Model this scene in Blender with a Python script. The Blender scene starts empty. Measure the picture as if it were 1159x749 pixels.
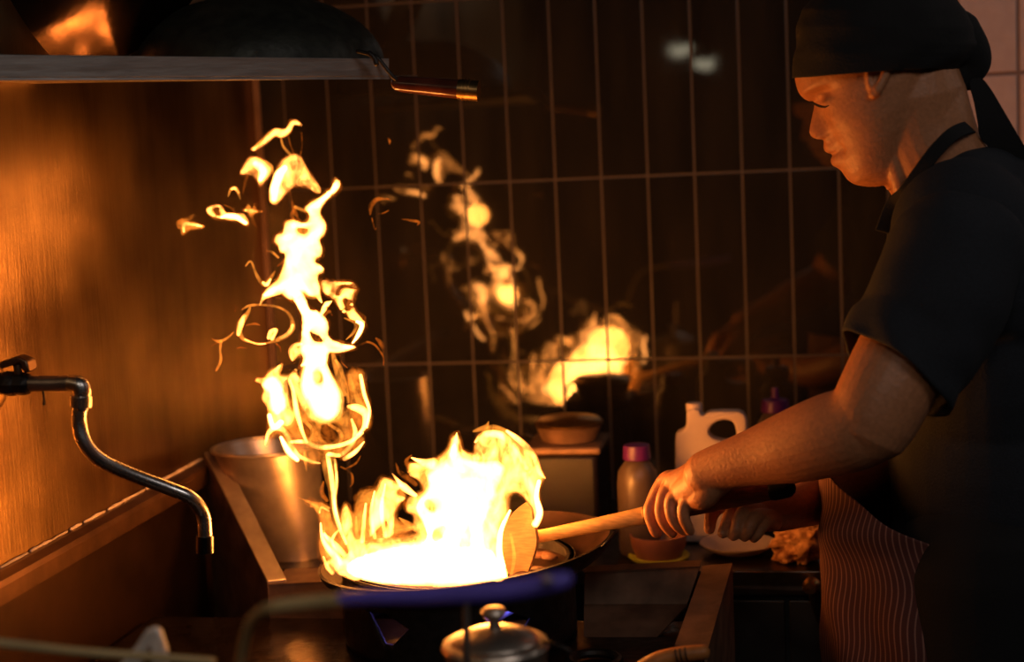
import bpy, bmesh, math, random
import numpy as np
from mathutils import Vector, Matrix, noise
from mathutils.geometry import delaunay_2d_cdt

# ------------------------------------------------------------------ camera, world, lamps, exposure
SC = bpy.context.scene
COL = SC.collection
F_PX, YAW, PITCH, ROLL = 1750.0, math.radians(10.4), math.radians(6.5), math.radians(-2.6)
CAMZ = 1.42
_F = Vector((-math.sin(YAW)*math.cos(PITCH), math.cos(YAW)*math.cos(PITCH), -math.sin(PITCH)))
_R = _F.cross(Vector((0, 0, 1))).normalized(); _U = _R.cross(_F)
RIGHT = _R*math.cos(ROLL) + _U*math.sin(ROLL); UP = -_R*math.sin(ROLL) + _U*math.cos(ROLL)
cam = bpy.data.cameras.new('camera'); camo = bpy.data.objects.new('camera', cam); COL.objects.link(camo)
m = Matrix.Identity(4)
for i in range(3):
    m[i][0] = RIGHT[i]; m[i][1] = UP[i]; m[i][2] = -_F[i]
m[2][3] = CAMZ
camo.matrix_world = m
cam.sensor_width = 36; cam.lens = 36*F_PX/1159
cam.clip_start = 0.05
cam.dof.use_dof = True; cam.dof.focus_distance = 1.93; cam.dof.aperture_fstop = 2.6
SC.camera = camo
SC.view_settings.view_transform = 'Standard'; SC.view_settings.look = 'None'
SC.view_settings.gamma = 1; SC.view_settings.use_curve_mapping = False
SC.view_settings.exposure = 0.0
SC.cycles.use_denoising = True
SC.cycles.transparent_max_bounces = 64
SC.cycles.max_bounces = 8
SC.cycles.sample_clamp_indirect = 20.0

FIRE = 1.0      # overall strength of the light the fire gives
W = bpy.data.worlds.new('world'); SC.world = W; W.use_nodes = True
W.node_tree.nodes['Background'].inputs[0].default_value = (0.55, 0.62, 0.8, 1)
W.node_tree.nodes['Background'].inputs[1].default_value = 0.004

def _ray(px, py):
    return _F*F_PX + RIGHT*(px-579.5) - UP*(py-374.5)
def at(px, py, Y):
    d = _ray(px, py); d = d*(Y/d.y); return Vector((d.x, d.y, d.z+CAMZ))
def atX(px, py, X):
    d = _ray(px, py); d = d*(X/d.x); return Vector((d.x, d.y, d.z+CAMZ))
def atZ(px, py, Z):
    d = _ray(px, py); d = d*((Z-CAMZ)/d.z); return Vector((d.x, d.y, d.z+CAMZ))
def ppm(Y): return F_PX/Y

def point_light(name, loc, power, color, size=0.03):
    l = bpy.data.lights.new(name, 'POINT'); l.energy = power; l.color = color; l.shadow_soft_size = size
    o = bpy.data.objects.new(name, l); o.location = loc; COL.objects.link(o); return o
def area_light(name, loc, target, power, color, sx, sy):
    l = bpy.data.lights.new(name, 'AREA'); l.energy = power; l.color = color; l.shape = 'RECTANGLE'; l.size = sx; l.size_y = sy
    o = bpy.data.objects.new(name, l); o.location = loc
    o.rotation_euler = (Vector(target)-Vector(loc)).to_track_quat('-Z', 'Y').to_euler(); COL.objects.link(o); return o
FC = (1.0, 0.31, 0.045)
point_light('fire_light_wok', at(495, 612, 1.93), 4.0*FIRE, FC, 0.058)
point_light('fire_light_wok_middle', at(530, 588, 1.93), 4.0*FIRE, FC, 0.058)
point_light('fire_light_wok_right', at(555, 545, 1.93), 2.6*FIRE, FC, 0.045)
point_light('fire_light_ball', at(364, 446, 1.92), 0.75*FIRE, FC, 0.02)
point_light('fire_light_column', at(343, 290, 2.0), 0.7*FIRE, FC, 0.022)
area_light('room_light_right', (1.0, 0.2, 2.5), (0.25, 2.1, 1.3), 5.0, (0.95, 0.85, 0.8), 0.8, 0.5)
area_light('room_light_behind_camera', (-0.1, -0.6, 2.3), (-0.5, 1.6, 0.9), 4.0, (1.0, 0.88, 0.75), 0.7, 0.4)
area_light('block_wall_light', (1.3, 2.2, 2.1), (0.40, 2.6, 1.6), 1.1, (1.0, 0.88, 0.8), 0.8, 0.8)  # added lamp to brighten the painted block wall; there is no doorway

# ------------------------------------------------------------------ materials
def lin(c): return tuple(((v/255)/12.92 if v/255 <= 0.04045 else ((v/255+0.055)/1.055)**2.4) for v in c)
MATS = {}
def nodes_of(name):
    mt = bpy.data.materials.new(name); mt.use_nodes = True
    return mt, mt.node_tree.nodes, mt.node_tree.links
def mat(name, color, rough=0.5, metal=0.0, nscale=30.0, namt=0.25, bump=0.1, stretch=(1, 1, 1), ior=1.45, coat=0.0,
        color2=None, trans=0.0, rvar=0.0, sheen=0.0, sub=0.0):
    if name in MATS: return MATS[name]
    mt, N, L = nodes_of(name); b = N['Principled BSDF']
    tc = N.new('ShaderNodeTexCoord'); mp = N.new('ShaderNodeMapping'); mp.inputs['Scale'].default_value = stretch
    nz = N.new('ShaderNodeTexNoise'); nz.inputs['Scale'].default_value = nscale; nz.inputs['Detail'].default_value = 6
    L.new(tc.outputs['Object'], mp.inputs[0]); L.new(mp.outputs[0], nz.inputs['Vector'])
    mx = N.new('ShaderNodeMix'); mx.data_type = 'RGBA'
    c2 = color2 or tuple(v*(1-namt) for v in color)
    mx.inputs[6].default_value = (*color, 1); mx.inputs[7].default_value = (*c2, 1)
    rp = N.new('ShaderNodeValToRGB'); rp.color_ramp.elements[0].position = 0.35; rp.color_ramp.elements[1].position = 0.65
    L.new(nz.outputs[0], rp.inputs[0]); L.new(rp.outputs[0], mx.inputs[0]); L.new(mx.outputs[2], b.inputs['Base Color'])
    b.inputs['Roughness'].default_value = rough; b.inputs['Metallic'].default_value = metal; b.inputs['IOR'].default_value = ior
    b.inputs['Coat Weight'].default_value = coat; b.inputs['Transmission Weight'].default_value = trans
    if sheen: b.inputs['Sheen Weight'].default_value = sheen
    if sub:
        b.inputs['Subsurface Weight'].default_value = sub; b.inputs['Subsurface Radius'].default_value = (0.01, 0.004, 0.002)
        b.inputs['Subsurface Scale'].default_value = 1.0
    if rvar:
        mr = N.new('ShaderNodeMapRange'); mr.inputs[3].default_value = max(0, rough-rvar); mr.inputs[4].default_value = rough+rvar
        L.new(nz.outputs[0], mr.inputs[0]); L.new(mr.outputs[0], b.inputs['Roughness'])
    if bump:
        bp = N.new('ShaderNodeBump'); bp.inputs['Strength'].default_value = bump; bp.inputs['Distance'].default_value = 0.002
        L.new(nz.outputs[0], bp.inputs['Height']); L.new(bp.outputs[0], b.inputs['Normal'])
    MATS[name] = mt; return mt

def flame_mat(name, K, power, color, nscale, lo, floor=0.0, stretch=(1, 1, 0.45), dist=0.8):
    """optically thin fire: each crossing of the surface adds light, most where the flame is thick along the line of sight"""
    mt, N, L = nodes_of(name)
    N.remove(N['Principled BSDF']); out = N['Material Output']
    ge = N.new('ShaderNodeNewGeometry'); dp = N.new('ShaderNodeVectorMath'); dp.operation = 'DOT_PRODUCT'
    L.new(ge.outputs['Incoming'], dp.inputs[0]); L.new(ge.outputs['Normal'], dp.inputs[1])
    ab = N.new('ShaderNodeMath'); ab.operation = 'ABSOLUTE'; L.new(dp.outputs['Value'], ab.inputs[0])
    pw = N.new('ShaderNodeMath'); pw.operation = 'POWER'; pw.inputs[1].default_value = power; L.new(ab.outputs[0], pw.inputs[0])
    tc = N.new('ShaderNodeTexCoord'); mp = N.new('ShaderNodeMapping'); mp.inputs['Scale'].default_value = stretch
    nz = N.new('ShaderNodeTexNoise'); nz.inputs['Scale'].default_value = nscale; nz.inputs['Detail'].default_value = 3
    nz.inputs['Distortion'].default_value = dist
    L.new(tc.outputs['Object'], mp.inputs[0]); L.new(mp.outputs[0], nz.inputs['Vector'])
    mr = N.new('ShaderNodeMapRange'); mr.inputs[1].default_value = 0.36; mr.inputs[2].default_value = 0.64
    mr.inputs[3].default_value = lo; mr.inputs[4].default_value = 1.0; mr.interpolation_type = 'SMOOTHSTEP'
    L.new(nz.outputs[0], mr.inputs[0])
    mu = N.new('ShaderNodeMath'); mu.operation = 'MULTIPLY'; L.new(pw.outputs[0], mu.inputs[0]); L.new(mr.outputs[0], mu.inputs[1])
    mk = N.new('ShaderNodeMath'); mk.operation = 'MULTIPLY'; mk.inputs[1].default_value = K; L.new(mu.outputs[0], mk.inputs[0])
    em = N.new('ShaderNodeEmission'); em.inputs[0].default_value = (*color, 1); L.new(mk.outputs[0], em.inputs[1])
    tr = N.new('ShaderNodeBsdfTransparent'); ad = N.new('ShaderNodeAddShader')
    L.new(em.outputs[0], ad.inputs[0]); L.new(tr.outputs[0], ad.inputs[1]); L.new(ad.outputs[0], out.inputs['Surface'])
    mt.cycles.emission_sampling = 'FRONT_BACK' if K > 3 else 'NONE'
    MATS[name] = mt; return mt
HOT = flame_mat('flame_hot', 6.5, 2.0, (1.0, 0.31, 0.052), 45, 0.10)
WHITE = flame_mat('flame_white', 14.0, 1.9, (1.0, 0.34, 0.07), 20, 0.5)
WARM = flame_mat('flame_warm', 0.62, 1.3, (1.0, 0.29, 0.03), 45, 0.22, dist=1.6)
EMBER = flame_mat('flame_ember', 0.30, 1.2, (1.0, 0.19, 0.012), 70, 0.05, dist=1.5)
BLUE = flame_mat('flame_blue', 0.35, 1.3, (0.16, 0.14, 1.0), 60, 0.2)

SKIN = mat('skin', (0.46, 0.19, 0.085), 0.48, 0, 220, 0.18, 0.35, sub=0.06)
BLACKCLOTH = mat('black_cloth', (0.004, 0.004, 0.005), 0.9, 0, 300, 0.3, 0.4)
SHIRT = mat('shirt_cloth', (0.012, 0.015, 0.022), 0.9, 0, 400, 0.35, 0.5)
STEELD = mat('dark_steel', (0.20, 0.115, 0.07), 0.6, 0.35, 25, 0.5, 0.15, rvar=0.12)
STEEL = mat('steel', (0.5, 0.42, 0.35), 0.34, 0.85, 30, 0.3, 0.1, rvar=0.1)
CHROME = mat('chrome', (0.66, 0.63, 0.6), 0.27, 1.0, 60, 0.3, 0.12, rvar=0.08)
IRON = mat('black_iron', (0.035, 0.03, 0.028), 0.45, 0.7, 60, 0.5, 0.5, rvar=0.12)
WOKIN = mat('wok_inside', (0.045, 0.022, 0.016), 0.35, 0.7, 40, 0.5, 0.2, rvar=0.12)
WOOD = mat('pale_wood', lin((205, 160, 100)), 0.5, 0, 60, 0.3, 0.2, stretch=(1, 1, 6))
WOODD = mat('dark_wood', lin((150, 75, 40)), 0.35, 0, 60, 0.45, 0.2, stretch=(1, 6, 6))
BRASS = mat('brass', (0.6, 0.36, 0.14), 0.3, 1.0, 60, 0.3, 0.1)
RUBBER = mat('black_rubber', (0.01, 0.01, 0.01), 0.6)
HDPE = mat('white_plastic', lin((172, 155, 148)), 0.45, 0, 20, 0.12, 0.05, sub=0.0)
CLEARP = mat('cloudy_plastic', lin((84, 70, 60)), 0.35, 0, 15, 0.3, 0.05)
PURPLE = mat('purple_plastic', lin((85, 26, 98)), 0.4, 0, 15, 0.2, 0.05)
YELLOW = mat('yellow_plastic', lin((190, 190, 40)), 0.4)
BROWNB = mat('brown_bowl', lin((150, 95, 70)), 0.4)
RAG = mat('rag_cloth', lin((215, 165, 120)), 0.9, 0, 60, 0.4, 0.6, color2=lin((130, 80, 50)))
BLUEP = mat('blue_plastic', lin((105, 90, 205)), 0.35, 0, 15, 0.3, 0.05)
BEIGE = mat('beige_metal', lin((190, 165, 115)), 0.5, 0.0, 25, 0.3)
COUNTERM = mat('worktop_steel', (0.16, 0.13, 0.11), 0.35, 1.0, 22, 0.6, 0.25, rvar=0.15)
CUP = mat('cupboard_steel', (0.06, 0.06, 0.06), 0.5, 0.7, 15, 0.5, 0.1)
FLOORM = mat('floor_tile', (0.05, 0.04, 0.035), 0.5, 0, 8, 0.4, 0.2)
SHELFM = mat('shelf_steel', (0.42, 0.40, 0.38), 0.42, 1.0, 18, 0.4, 0.15, stretch=(1, 1, 8), rvar=0.1)

def wall_left_mat():
    mt, N, L = nodes_of('brushed_steel_wall'); b = N['Principled BSDF']
    tc = N.new('ShaderNodeTexCoord')
    def nz(sc, st, det=6):
        mp = N.new('ShaderNodeMapping'); mp.inputs['Scale'].default_value = st
        n = N.new('ShaderNodeTexNoise'); n.inputs['Scale'].default_value = sc; n.inputs['Detail'].default_value = det
        L.new(tc.outputs['Object'], mp.inputs[0]); L.new(mp.outputs[0], n.inputs['Vector']); return n
    streak = nz(9, (1, 3.2, 0.22)); blot = nz(5, (1, 1, 1)); fine = nz(60, (1, 4, 0.4))
    r1 = N.new('ShaderNodeValToRGB'); r1.color_ramp.elements[0].position = 0.3; r1.color_ramp.elements[1].position = 0.72
    r1.color_ramp.elements[0].color = (0.13, 0.065, 0.026, 1); r1.color_ramp.elements[1].color = (0.56, 0.36, 0.16, 1)
    mxx = N.new('ShaderNodeMath'); mxx.operation = 'MULTIPLY_ADD'; mxx.inputs[1].default_value = 0.22
    L.new(streak.outputs[0], mxx.inputs[0])
    h = N.new('ShaderNodeMath'); h.operation = 'MULTIPLY'; h.inputs[1].default_value = 0.78; L.new(blot.outputs[0], h.inputs[0])
    L.new(h.outputs[0], mxx.inputs[2]); L.new(mxx.outputs[0], r1.inputs[0]); L.new(r1.outputs[0], b.inputs['Base Color'])
    b.inputs['Metallic'].default_value = 1.0
    mr = N.new('ShaderNodeMapRange'); mr.inputs[3].default_value = 0.26; mr.inputs[4].default_value = 0.44
    L.new(blot.outputs[0], mr.inputs[0]); L.new(mr.outputs[0], b.inputs['Roughness'])
    bp = N.new('ShaderNodeBump'); bp.inputs['Strength'].default_value = 0.25; bp.inputs['Distance'].default_value = 0.002
    L.new(fine.outputs[0], bp.inputs['Height']); L.new(bp.outputs[0], b.inputs['Normal'])
    return mt
WALLL = wall_left_mat()

TILE_X0, TILE_DX, TILE_Z0, TILE_DZ = -0.5475, 0.0782, 1.0655, 0.309
def tile_mat():
    mt, N, L = nodes_of('black_glazed_tile'); b = N['Principled BSDF']
    tc = N.new('ShaderNodeTexCoord'); sp = N.new('ShaderNodeSeparateXYZ'); L.new(tc.outputs['Object'], sp.inputs[0])
    cb = N.new('ShaderNodeCombineXYZ')
    ax = N.new('ShaderNodeMath'); ax.operation = 'ADD'; ax.inputs[1].default_value = -TILE_X0 + 20*TILE_DX
    az = N.new('ShaderNodeMath'); az.operation = 'ADD'; az.inputs[1].default_value = -TILE_Z0 + 4*TILE_DZ
    L.new(sp.outputs[0], ax.inputs[0]); L.new(sp.outputs[2], az.inputs[0]); L.new(ax.outputs[0], cb.inputs[0]); L.new(az.outputs[0], cb.inputs[1])
    br = N.new('ShaderNodeTexBrick'); br.offset = 0.0; br.squash = 1.0
    br.inputs['Scale'].default_value = 1.0; br.inputs['Mortar Size'].default_value = 0.0022; br.inputs['Mortar Smooth'].default_value = 0.3
    br.inputs['Brick Width'].default_value = TILE_DX; br.inputs['Row Height'].default_value = TILE_DZ
    L.new(cb.outputs[0], br.inputs['Vector'])
    nz = N.new('ShaderNodeTexNoise'); nz.inputs['Scale'].default_value = 7; nz.inputs['Detail'].default_value = 7
    mp = N.new('ShaderNodeMapping'); mp.inputs['Scale'].default_value = (2.2, 1, 0.5); L.new(tc.outputs['Object'], mp.inputs[0]); L.new(mp.outputs[0], nz.inputs['Vector'])
    rp = N.new('ShaderNodeValToRGB'); rp.color_ramp.elements[0].color = (0.011, 0.010, 0.008, 1); rp.color_ramp.elements[1].color = (0.022, 0.018, 0.013, 1)
    rp.color_ramp.elements[0].position = 0.35; rp.color_ramp.elements[1].position = 0.75
    L.new(nz.outputs[0], rp.inputs[0])
    mx = N.new('ShaderNodeMix'); mx.data_type = 'RGBA'; L.new(br.outputs['Fac'], mx.inputs[0]); L.new(rp.outputs[0], mx.inputs[6])
    mx.inputs[7].default_value = (0.034, 0.019, 0.012, 1); L.new(mx.outputs[2], b.inputs['Base Color'])
    mr = N.new('ShaderNodeMapRange'); mr.inputs[3].default_value = 0.0; mr.inputs[4].default_value = 0.7
    L.new(br.outputs['Fac'], mr.inputs[0])
    rr = N.new('ShaderNodeMath'); rr.operation = 'MULTIPLY_ADD'; rr.inputs[1].default_value = 0.06
    L.new(nz.outputs[0], rr.inputs[0]); L.new(mr.outputs[0], rr.inputs[2]); L.new(rr.outputs[0], b.inputs['Roughness'])
    b.inputs['IOR'].default_value = 1.72
    n2 = N.new('ShaderNodeTexNoise'); n2.inputs['Scale'].default_value = 9; n2.inputs['Detail'].default_value = 2; L.new(tc.outputs['Object'], n2.inputs['Vector'])
    hh = N.new('ShaderNodeMath'); hh.operation = 'MULTIPLY_ADD'; hh.inputs[1].default_value = -1.0; L.new(br.outputs['Fac'], hh.inputs[0])
    h2 = N.new('ShaderNodeMath'); h2.operation = 'MULTIPLY'; h2.inputs[1].default_value = 0.10; L.new(n2.outputs[0], h2.inputs[0]); L.new(h2.outputs[0], hh.inputs[2])
    bp = N.new('ShaderNodeBump'); bp.inputs['Strength'].default_value = 0.5; bp.inputs['Distance'].default_value = 0.0015
    L.new(hh.outputs[0], bp.inputs['Height']); L.new(bp.outputs[0], b.inputs['Normal'])
    return mt
TILE = tile_mat()
def block_mat():
    mt, N, L = nodes_of('painted_block'); b = N['Principled BSDF']
    tc = N.new('ShaderNodeTexCoord'); sp = N.new('ShaderNodeSeparateXYZ'); L.new(tc.outputs['Object'], sp.inputs[0])
    cb = N.new('ShaderNodeCombineXYZ'); L.new(sp.outputs[0], cb.inputs[0]); L.new(sp.outputs[2], cb.inputs[1])
    mp = N.new('ShaderNodeMapping'); mp.inputs['Location'].default_value = (5.0-0.358+0.4, 5-1.514+0.16, 0); L.new(cb.outputs[0], mp.inputs[0])
    mp.inputs['Location'].default_value = (-0.358+0.24*20, -1.512+0.17*20, 0)
    br = N.new('ShaderNodeTexBrick'); br.offset = 0.0; br.inputs['Scale'].default_value = 1.0
    br.inputs['Mortar Size'].default_value = 0.004; br.inputs['Mortar Smooth'].default_value = 0.6
    br.inputs['Brick Width'].default_value = 0.24; br.inputs['Row Height'].default_value = 0.17; L.new(mp.outputs[0], br.inputs['Vector'])
    nz = N.new('ShaderNodeTexNoise'); nz.inputs['Scale'].default_value = 40; nz.inputs['Detail'].default_value = 8; L.new(tc.outputs['Object'], nz.inputs['Vector'])
    rp = N.new('ShaderNodeValToRGB'); rp.color_ramp.elements[0].color = (0.42, 0.30, 0.28, 1); rp.color_ramp.elements[1].color = (0.56, 0.42, 0.39, 1)
    L.new(nz.outputs[0], rp.inputs[0])
    mx = N.new('ShaderNodeMix'); mx.data_type = 'RGBA'; L.new(br.outputs['Fac'], mx.inputs[0]); L.new(rp.outputs[0], mx.inputs[6]); mx.inputs[7].default_value = (0.2, 0.12, 0.1, 1)
    L.new(mx.outputs[2], b.inputs['Base Color']); b.inputs['Roughness'].default_value = 0.6
    hh = N.new('ShaderNodeMath'); hh.operation = 'MULTIPLY_ADD'; hh.inputs[1].default_value = -1.0; L.new(br.outputs['Fac'], hh.inputs[0]); L.new(nz.outputs[0], hh.inputs[2])
    bp = N.new('ShaderNodeBump'); bp.inputs['Strength'].default_value = 0.6; bp.inputs['Distance'].default_value = 0.004
    L.new(hh.outputs[0], bp.inputs['Height']); L.new(bp.outputs[0], b.inputs['Normal'])
    return mt
BLOCK = block_mat()
def apron_mat():
    mt, N, L = nodes_of('striped_apron_cloth'); b = N['Principled BSDF']
    uv = N.new('ShaderNodeUVMap'); sp = N.new('ShaderNodeSeparateXYZ'); L.new(uv.outputs[0], sp.inputs[0])
    mu = N.new('ShaderNodeMath'); mu.operation = 'MULTIPLY'; mu.inputs[1].default_value = 1/0.0070; L.new(sp.outputs[0], mu.inputs[0])
    fr = N.new('ShaderNodeMath'); fr.operation = 'FRACT'; L.new(mu.outputs[0], fr.inputs[0])
    rp = N.new('ShaderNodeValToRGB'); e = rp.color_ramp.elements
    e[0].position = 0.0; e[0].color = (0.075, 0.018, 0.014, 1); e[1].position = 0.72; e[1].color = (0.075, 0.018, 0.014, 1)
    for p, c in ((0.80, (0.26, 0.12, 0.09, 1)), (0.94, (0.26, 0.12, 0.09, 1)), (1.0, (0.075, 0.018, 0.014, 1))):
        q = e.new(p); q.color = c
    L.new(fr.outputs[0], rp.inputs[0]); L.new(rp.outputs[0], b.inputs['Base Color']); b.inputs['Roughness'].default_value = 0.85
    tc = N.new('ShaderNodeTexCoord'); nz = N.new('ShaderNodeTexNoise'); nz.inputs['Scale'].default_value = 300; L.new(tc.outputs['Object'], nz.inputs['Vector'])
    bp = N.new('ShaderNodeBump'); bp.inputs['Strength'].default_value = 0.3; bp.inputs['Distance'].default_value = 0.001
    L.new(nz.outputs[0], bp.inputs['Height']); L.new(bp.outputs[0], b.inputs['Normal'])
    return mt
APRON = apron_mat()
LAMPM, _n, _l = nodes_of('lamp_diffuser'); _n['Principled BSDF'].inputs['Emission Color'].default_value = (1, 0.9, 0.62, 1)
_n['Principled BSDF'].inputs['Emission Strength'].default_value = 3.0

# ------------------------------------------------------------------ mesh helpers
class MB:
    def __init__(s): s.v = []; s.f = []; s.m = []
    def add(s, v, f, mi=0):
        o = len(s.v); s.v += [tuple(p) for p in v]; s.f += [tuple(i+o for i in q) for q in f]; s.m += [mi]*len(f); return s
    def box(s, lo, hi, mi=0):
        x0, y0, z0 = lo; x1, y1, z1 = hi
        v = [(x0,y0,z0),(x1,y0,z0),(x1,y1,z0),(x0,y1,z0),(x0,y0,z1),(x1,y0,z1),(x1,y1,z1),(x0,y1,z1)]
        return s.add(v, [(0,3,2,1),(4,5,6,7),(0,1,5,4),(1,2,6,5),(2,3,7,6),(3,0,4,7)], mi)
    def slab(s, quad, off, mi=0):
        """four corners pushed along an offset: a plate with thickness"""
        a = [Vector(p) for p in quad]; n = len(a); off = Vector(off)
        v = a+[p+off for p in a]; f = [tuple(range(n))[::-1], tuple(range(n, 2*n))]
        f += [(i, (i+1) % n, n+(i+1) % n, n+i) for i in range(n)]
        return s.add(v, f, mi)
    def tube(s, pts, rad, seg=16, flat=1.0, flatdir=None, mi=0, caps=True, jit=0.0, seed=0):
        """round-ended tube through pts with one radius per point; flat squeezes it along flatdir"""
        P = [Vector(p) for p in pts]; R = list(rad)
        n = len(P)
        T = [(P[min(i+1, n-1)]-P[max(i-1, 0)]).normalized() for i in range(n)]
        rings = []
        ref = flatdir.normalized() if flatdir else (Vector((0, 0, 1)) if abs(T[0].z) < 0.8 else Vector((0, 1, 0)))
        if caps:
            t0, t1 = T[0], T[-1]
            pre = [(P[0]-t0*R[0]*math.cos(a), R[0]*math.sin(a), t0) for a in (0.25, 0.7, 1.15)]
            post = [(P[-1]+t1*R[-1]*math.cos(a), R[-1]*math.sin(a), t1) for a in (1.15, 0.7, 0.25)]
        else: pre = post = []
        seq = pre+[(P[i], R[i], T[i]) for i in range(n)]+post
        bx = None
        for k, (c, r, t) in enumerate(seq):
            b = ref-t*ref.dot(t)
            if flatdir is None and bx is not None: b = bx-t*bx.dot(t)
            if b.length < 1e-6: b = t.orthogonal()
            b.normalize(); bx = b; a = t.cross(b)
            ring = []
            for j in range(seg):
                th = 2*math.pi*j/seg
                q = c+a*(math.cos(th)*r)+b*(math.sin(th)*r*flat)
                if jit: q = q+Vector(noise.noise_vector(q*45+Vector((seed, 0, 0))))*r*jit
                ring.append(q)
            rings.append(ring)
        v = [p for r in rings for p in r]; f = []
        for i in range(len(rings)-1):
            for j in range(seg):
                f.append((i*seg+j, i*seg+(j+1) % seg, (i+1)*seg+(j+1) % seg, (i+1)*seg+j))
        f.append(tuple(range(seg))[::-1]); f.append(tuple((len(rings)-1)*seg+j for j in range(seg)))
        return s.add(v, f, mi)
    def lathe(s, prof, c, axis=(0, 0, 1), seg=48, mi=0, closed=False, sx=1.0):
        """profile of (radius, height); closed joins the last point to the first"""
        c = Vector(c); ax = Vector(axis).normalized(); a = ax.orthogonal().normalized(); b = ax.cross(a)
        if abs(ax.z) > 0.9: a = (Vector((1, 0, 0))-ax*ax.x).normalized(); b = ax.cross(a)
        v = []; n = len(prof)
        for r, h in prof:
            for j in range(seg):
                t = 2*math.pi*j/seg; v.append(c+ax*h+(a*math.cos(t)*sx+b*math.sin(t))*max(r, 1e-5))
        f = []
        for i in range(n if closed else n-1):
            k = (i+1) % n
            for j in range(seg): f.append((i*seg+j, i*seg+(j+1) % seg, k*seg+(j+1) % seg, k*seg+j))
        if not closed:
            f.append(tuple(range(seg))[::-1]); f.append(tuple((n-1)*seg+j for j in range(seg)))
        return s.add(v, f, mi)
    def ell(s, c, r, rot=None, seg=24, mi=0):
        c = Vector(c); rm = rot or Matrix.Identity(3); v = []; n = seg//2
        for i in range(n+1):
            ph = math.pi*i/n
            for j in range(seg):
                t = 2*math.pi*j/seg
                v.append(c+rm@Vector((r[0]*math.sin(ph)*math.cos(t), r[1]*math.sin(ph)*math.sin(t), r[2]*math.cos(ph))))
        f = []
        for i in range(n):
            for j in range(seg): f.append((i*seg+j, (i+1)*seg+j, (i+1)*seg+(j+1) % seg, i*seg+(j+1) % seg))
        return s.add(v, f, mi)
def empty(name, loc, label=None, cat=None, group=None):
    o = bpy.data.objects.new(name, None); o.location = loc; o.empty_display_size = 0.05; COL.objects.link(o)
    tag(o, label, cat, group); return o
def tag(o, label=None, cat=None, group=None, kind=None):
    if label: o['label'] = label
    if cat: o['category'] = cat
    if group: o['group'] = group
    if kind: o['kind'] = kind
    return o
def build(mb, name, mats, parent=None, smooth=True, remesh=None, smit=0, bevel=0, sub=0, loc=None, angle=40):
    me = bpy.data.meshes.new(name)
    org = Vector(parent.location) if parent is not None and parent.type == 'EMPTY' else Vector(loc or (0, 0, 0))
    if parent is not None and parent.type != 'EMPTY':
        org = Vector(parent.get('_org', (0, 0, 0)))
    me.from_pydata([tuple(Vector(p)-org) for p in mb.v], [], mb.f)
    bm = bmesh.new(); bm.from_mesh(me); bmesh.ops.remove_doubles(bm, verts=bm.verts, dist=2e-6)
    bmesh.ops.recalc_face_normals(bm, faces=bm.faces); bm.to_mesh(me); bm.free()
    if not isinstance(mats, (list, tuple)): mats = [mats]
    for x in mats: me.materials.append(x)
    if len(me.polygons) == len(mb.m):
        me.polygons.foreach_set('material_index', mb.m)
    o = bpy.data.objects.new(name, me); COL.objects.link(o); o['_org'] = tuple(org)
    if parent is not None: o.parent = parent
    elif loc is not None: o.location = org
    if remesh:
        r = o.modifiers.new('remesh', 'REMESH'); r.mode = 'VOXEL'; r.voxel_size = remesh; r.use_smooth_shade = True
    if smit:
        r = o.modifiers.new('smooth', 'SMOOTH'); r.factor = 0.5; r.iterations = smit
    if bevel:
        r = o.modifiers.new('bevel', 'BEVEL'); r.width = bevel; r.segments = 2; r.limit_method = 'ANGLE'
    if sub:
        r = o.modifiers.new('sub', 'SUBSURF'); r.levels = sub; r.render_levels = sub
    if smooth:
        me.shade_smooth()
        if not remesh and angle: me.set_sharp_from_angle(angle=math.radians(angle))
    return o
def cr(pts, n=6):
    """Catmull-Rom through tuples of any length"""
    P = [np.array(p, float) for p in pts]; out = []
    for i in range(len(P)-1):
        p0, p1, p2, p3 = P[max(i-1, 0)], P[i], P[i+1], P[min(i+2, len(P)-1)]
        for k in range(n):
            t = k/n; out.append(0.5*((2*p1)+(-p0+p2)*t+(2*p0-5*p1+4*p2-p3)*t*t+(-p0+3*p1-3*p2+p3)*t**3))
    out.append(P[-1]); return out
def cr_closed(pts, step=2.0):
    P = [np.array(p, float) for p in pts]; n = len(P); out = []
    for i in range(n):
        p0, p1, p2, p3 = P[i-1], P[i], P[(i+1) % n], P[(i+2) % n]
        k = max(1, int(np.linalg.norm(p2-p1)/step))
        for j in range(k):
            t = j/k; out.append(0.5*((2*p1)+(-p0+p2)*t+(2*p0-5*p1+4*p2-p3)*t*t+(-p0+3*p1-3*p2+p3)*t**3))
    return out
def pxtube(mb, pts, seg=16, n=5, flat=1.0, mi=0, flatdir=None, jit=0.0, seed=0, caps=True):
    """pts are (x, y, Y, radius in pixels)"""
    q = cr(pts, n); P = [at(a[0], a[1], a[2]) for a in q]; R = [max(a[3], 0.15)/ppm(a[2]) for a in q]
    return mb.tube(P, R, seg, flat, flatdir, mi, caps, jit, seed)

# ------------------------------------------------------------------ the room
XL = at(290, 150, 2.6).x
WY = 2.6
def struct(o): o['kind'] = 'structure'; return o
XR0 = at(1084, 80, WY).x
struct(build(MB().box((XL-0.02, WY, -0.0), (XR0, WY+0.08, 2.6)), 'wall_back', TILE, smooth=False))
struct(build(MB().box((XR0, WY-0.03, -0.0), (1.6, WY+0.08, 2.6)), 'wall_right', BLOCK, smooth=False))
mbw = MB(); ys = atX(205, 380, XL).y
mbw.box((XL-0.06, -0.6, 0.0), (XL, 1.93, 2.6)); mbw.box((XL-0.06, 1.932, 0.0), (XL-0.0008, WY+0.08, 2.6))
struct(build(mbw, 'wall_left', WALLL, smooth=False))
struct(build(MB().box((-1.1, -1.6, -0.05), (1.7, WY+0.1, 0.0)), 'floor', FLOORM, smooth=False))
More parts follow.
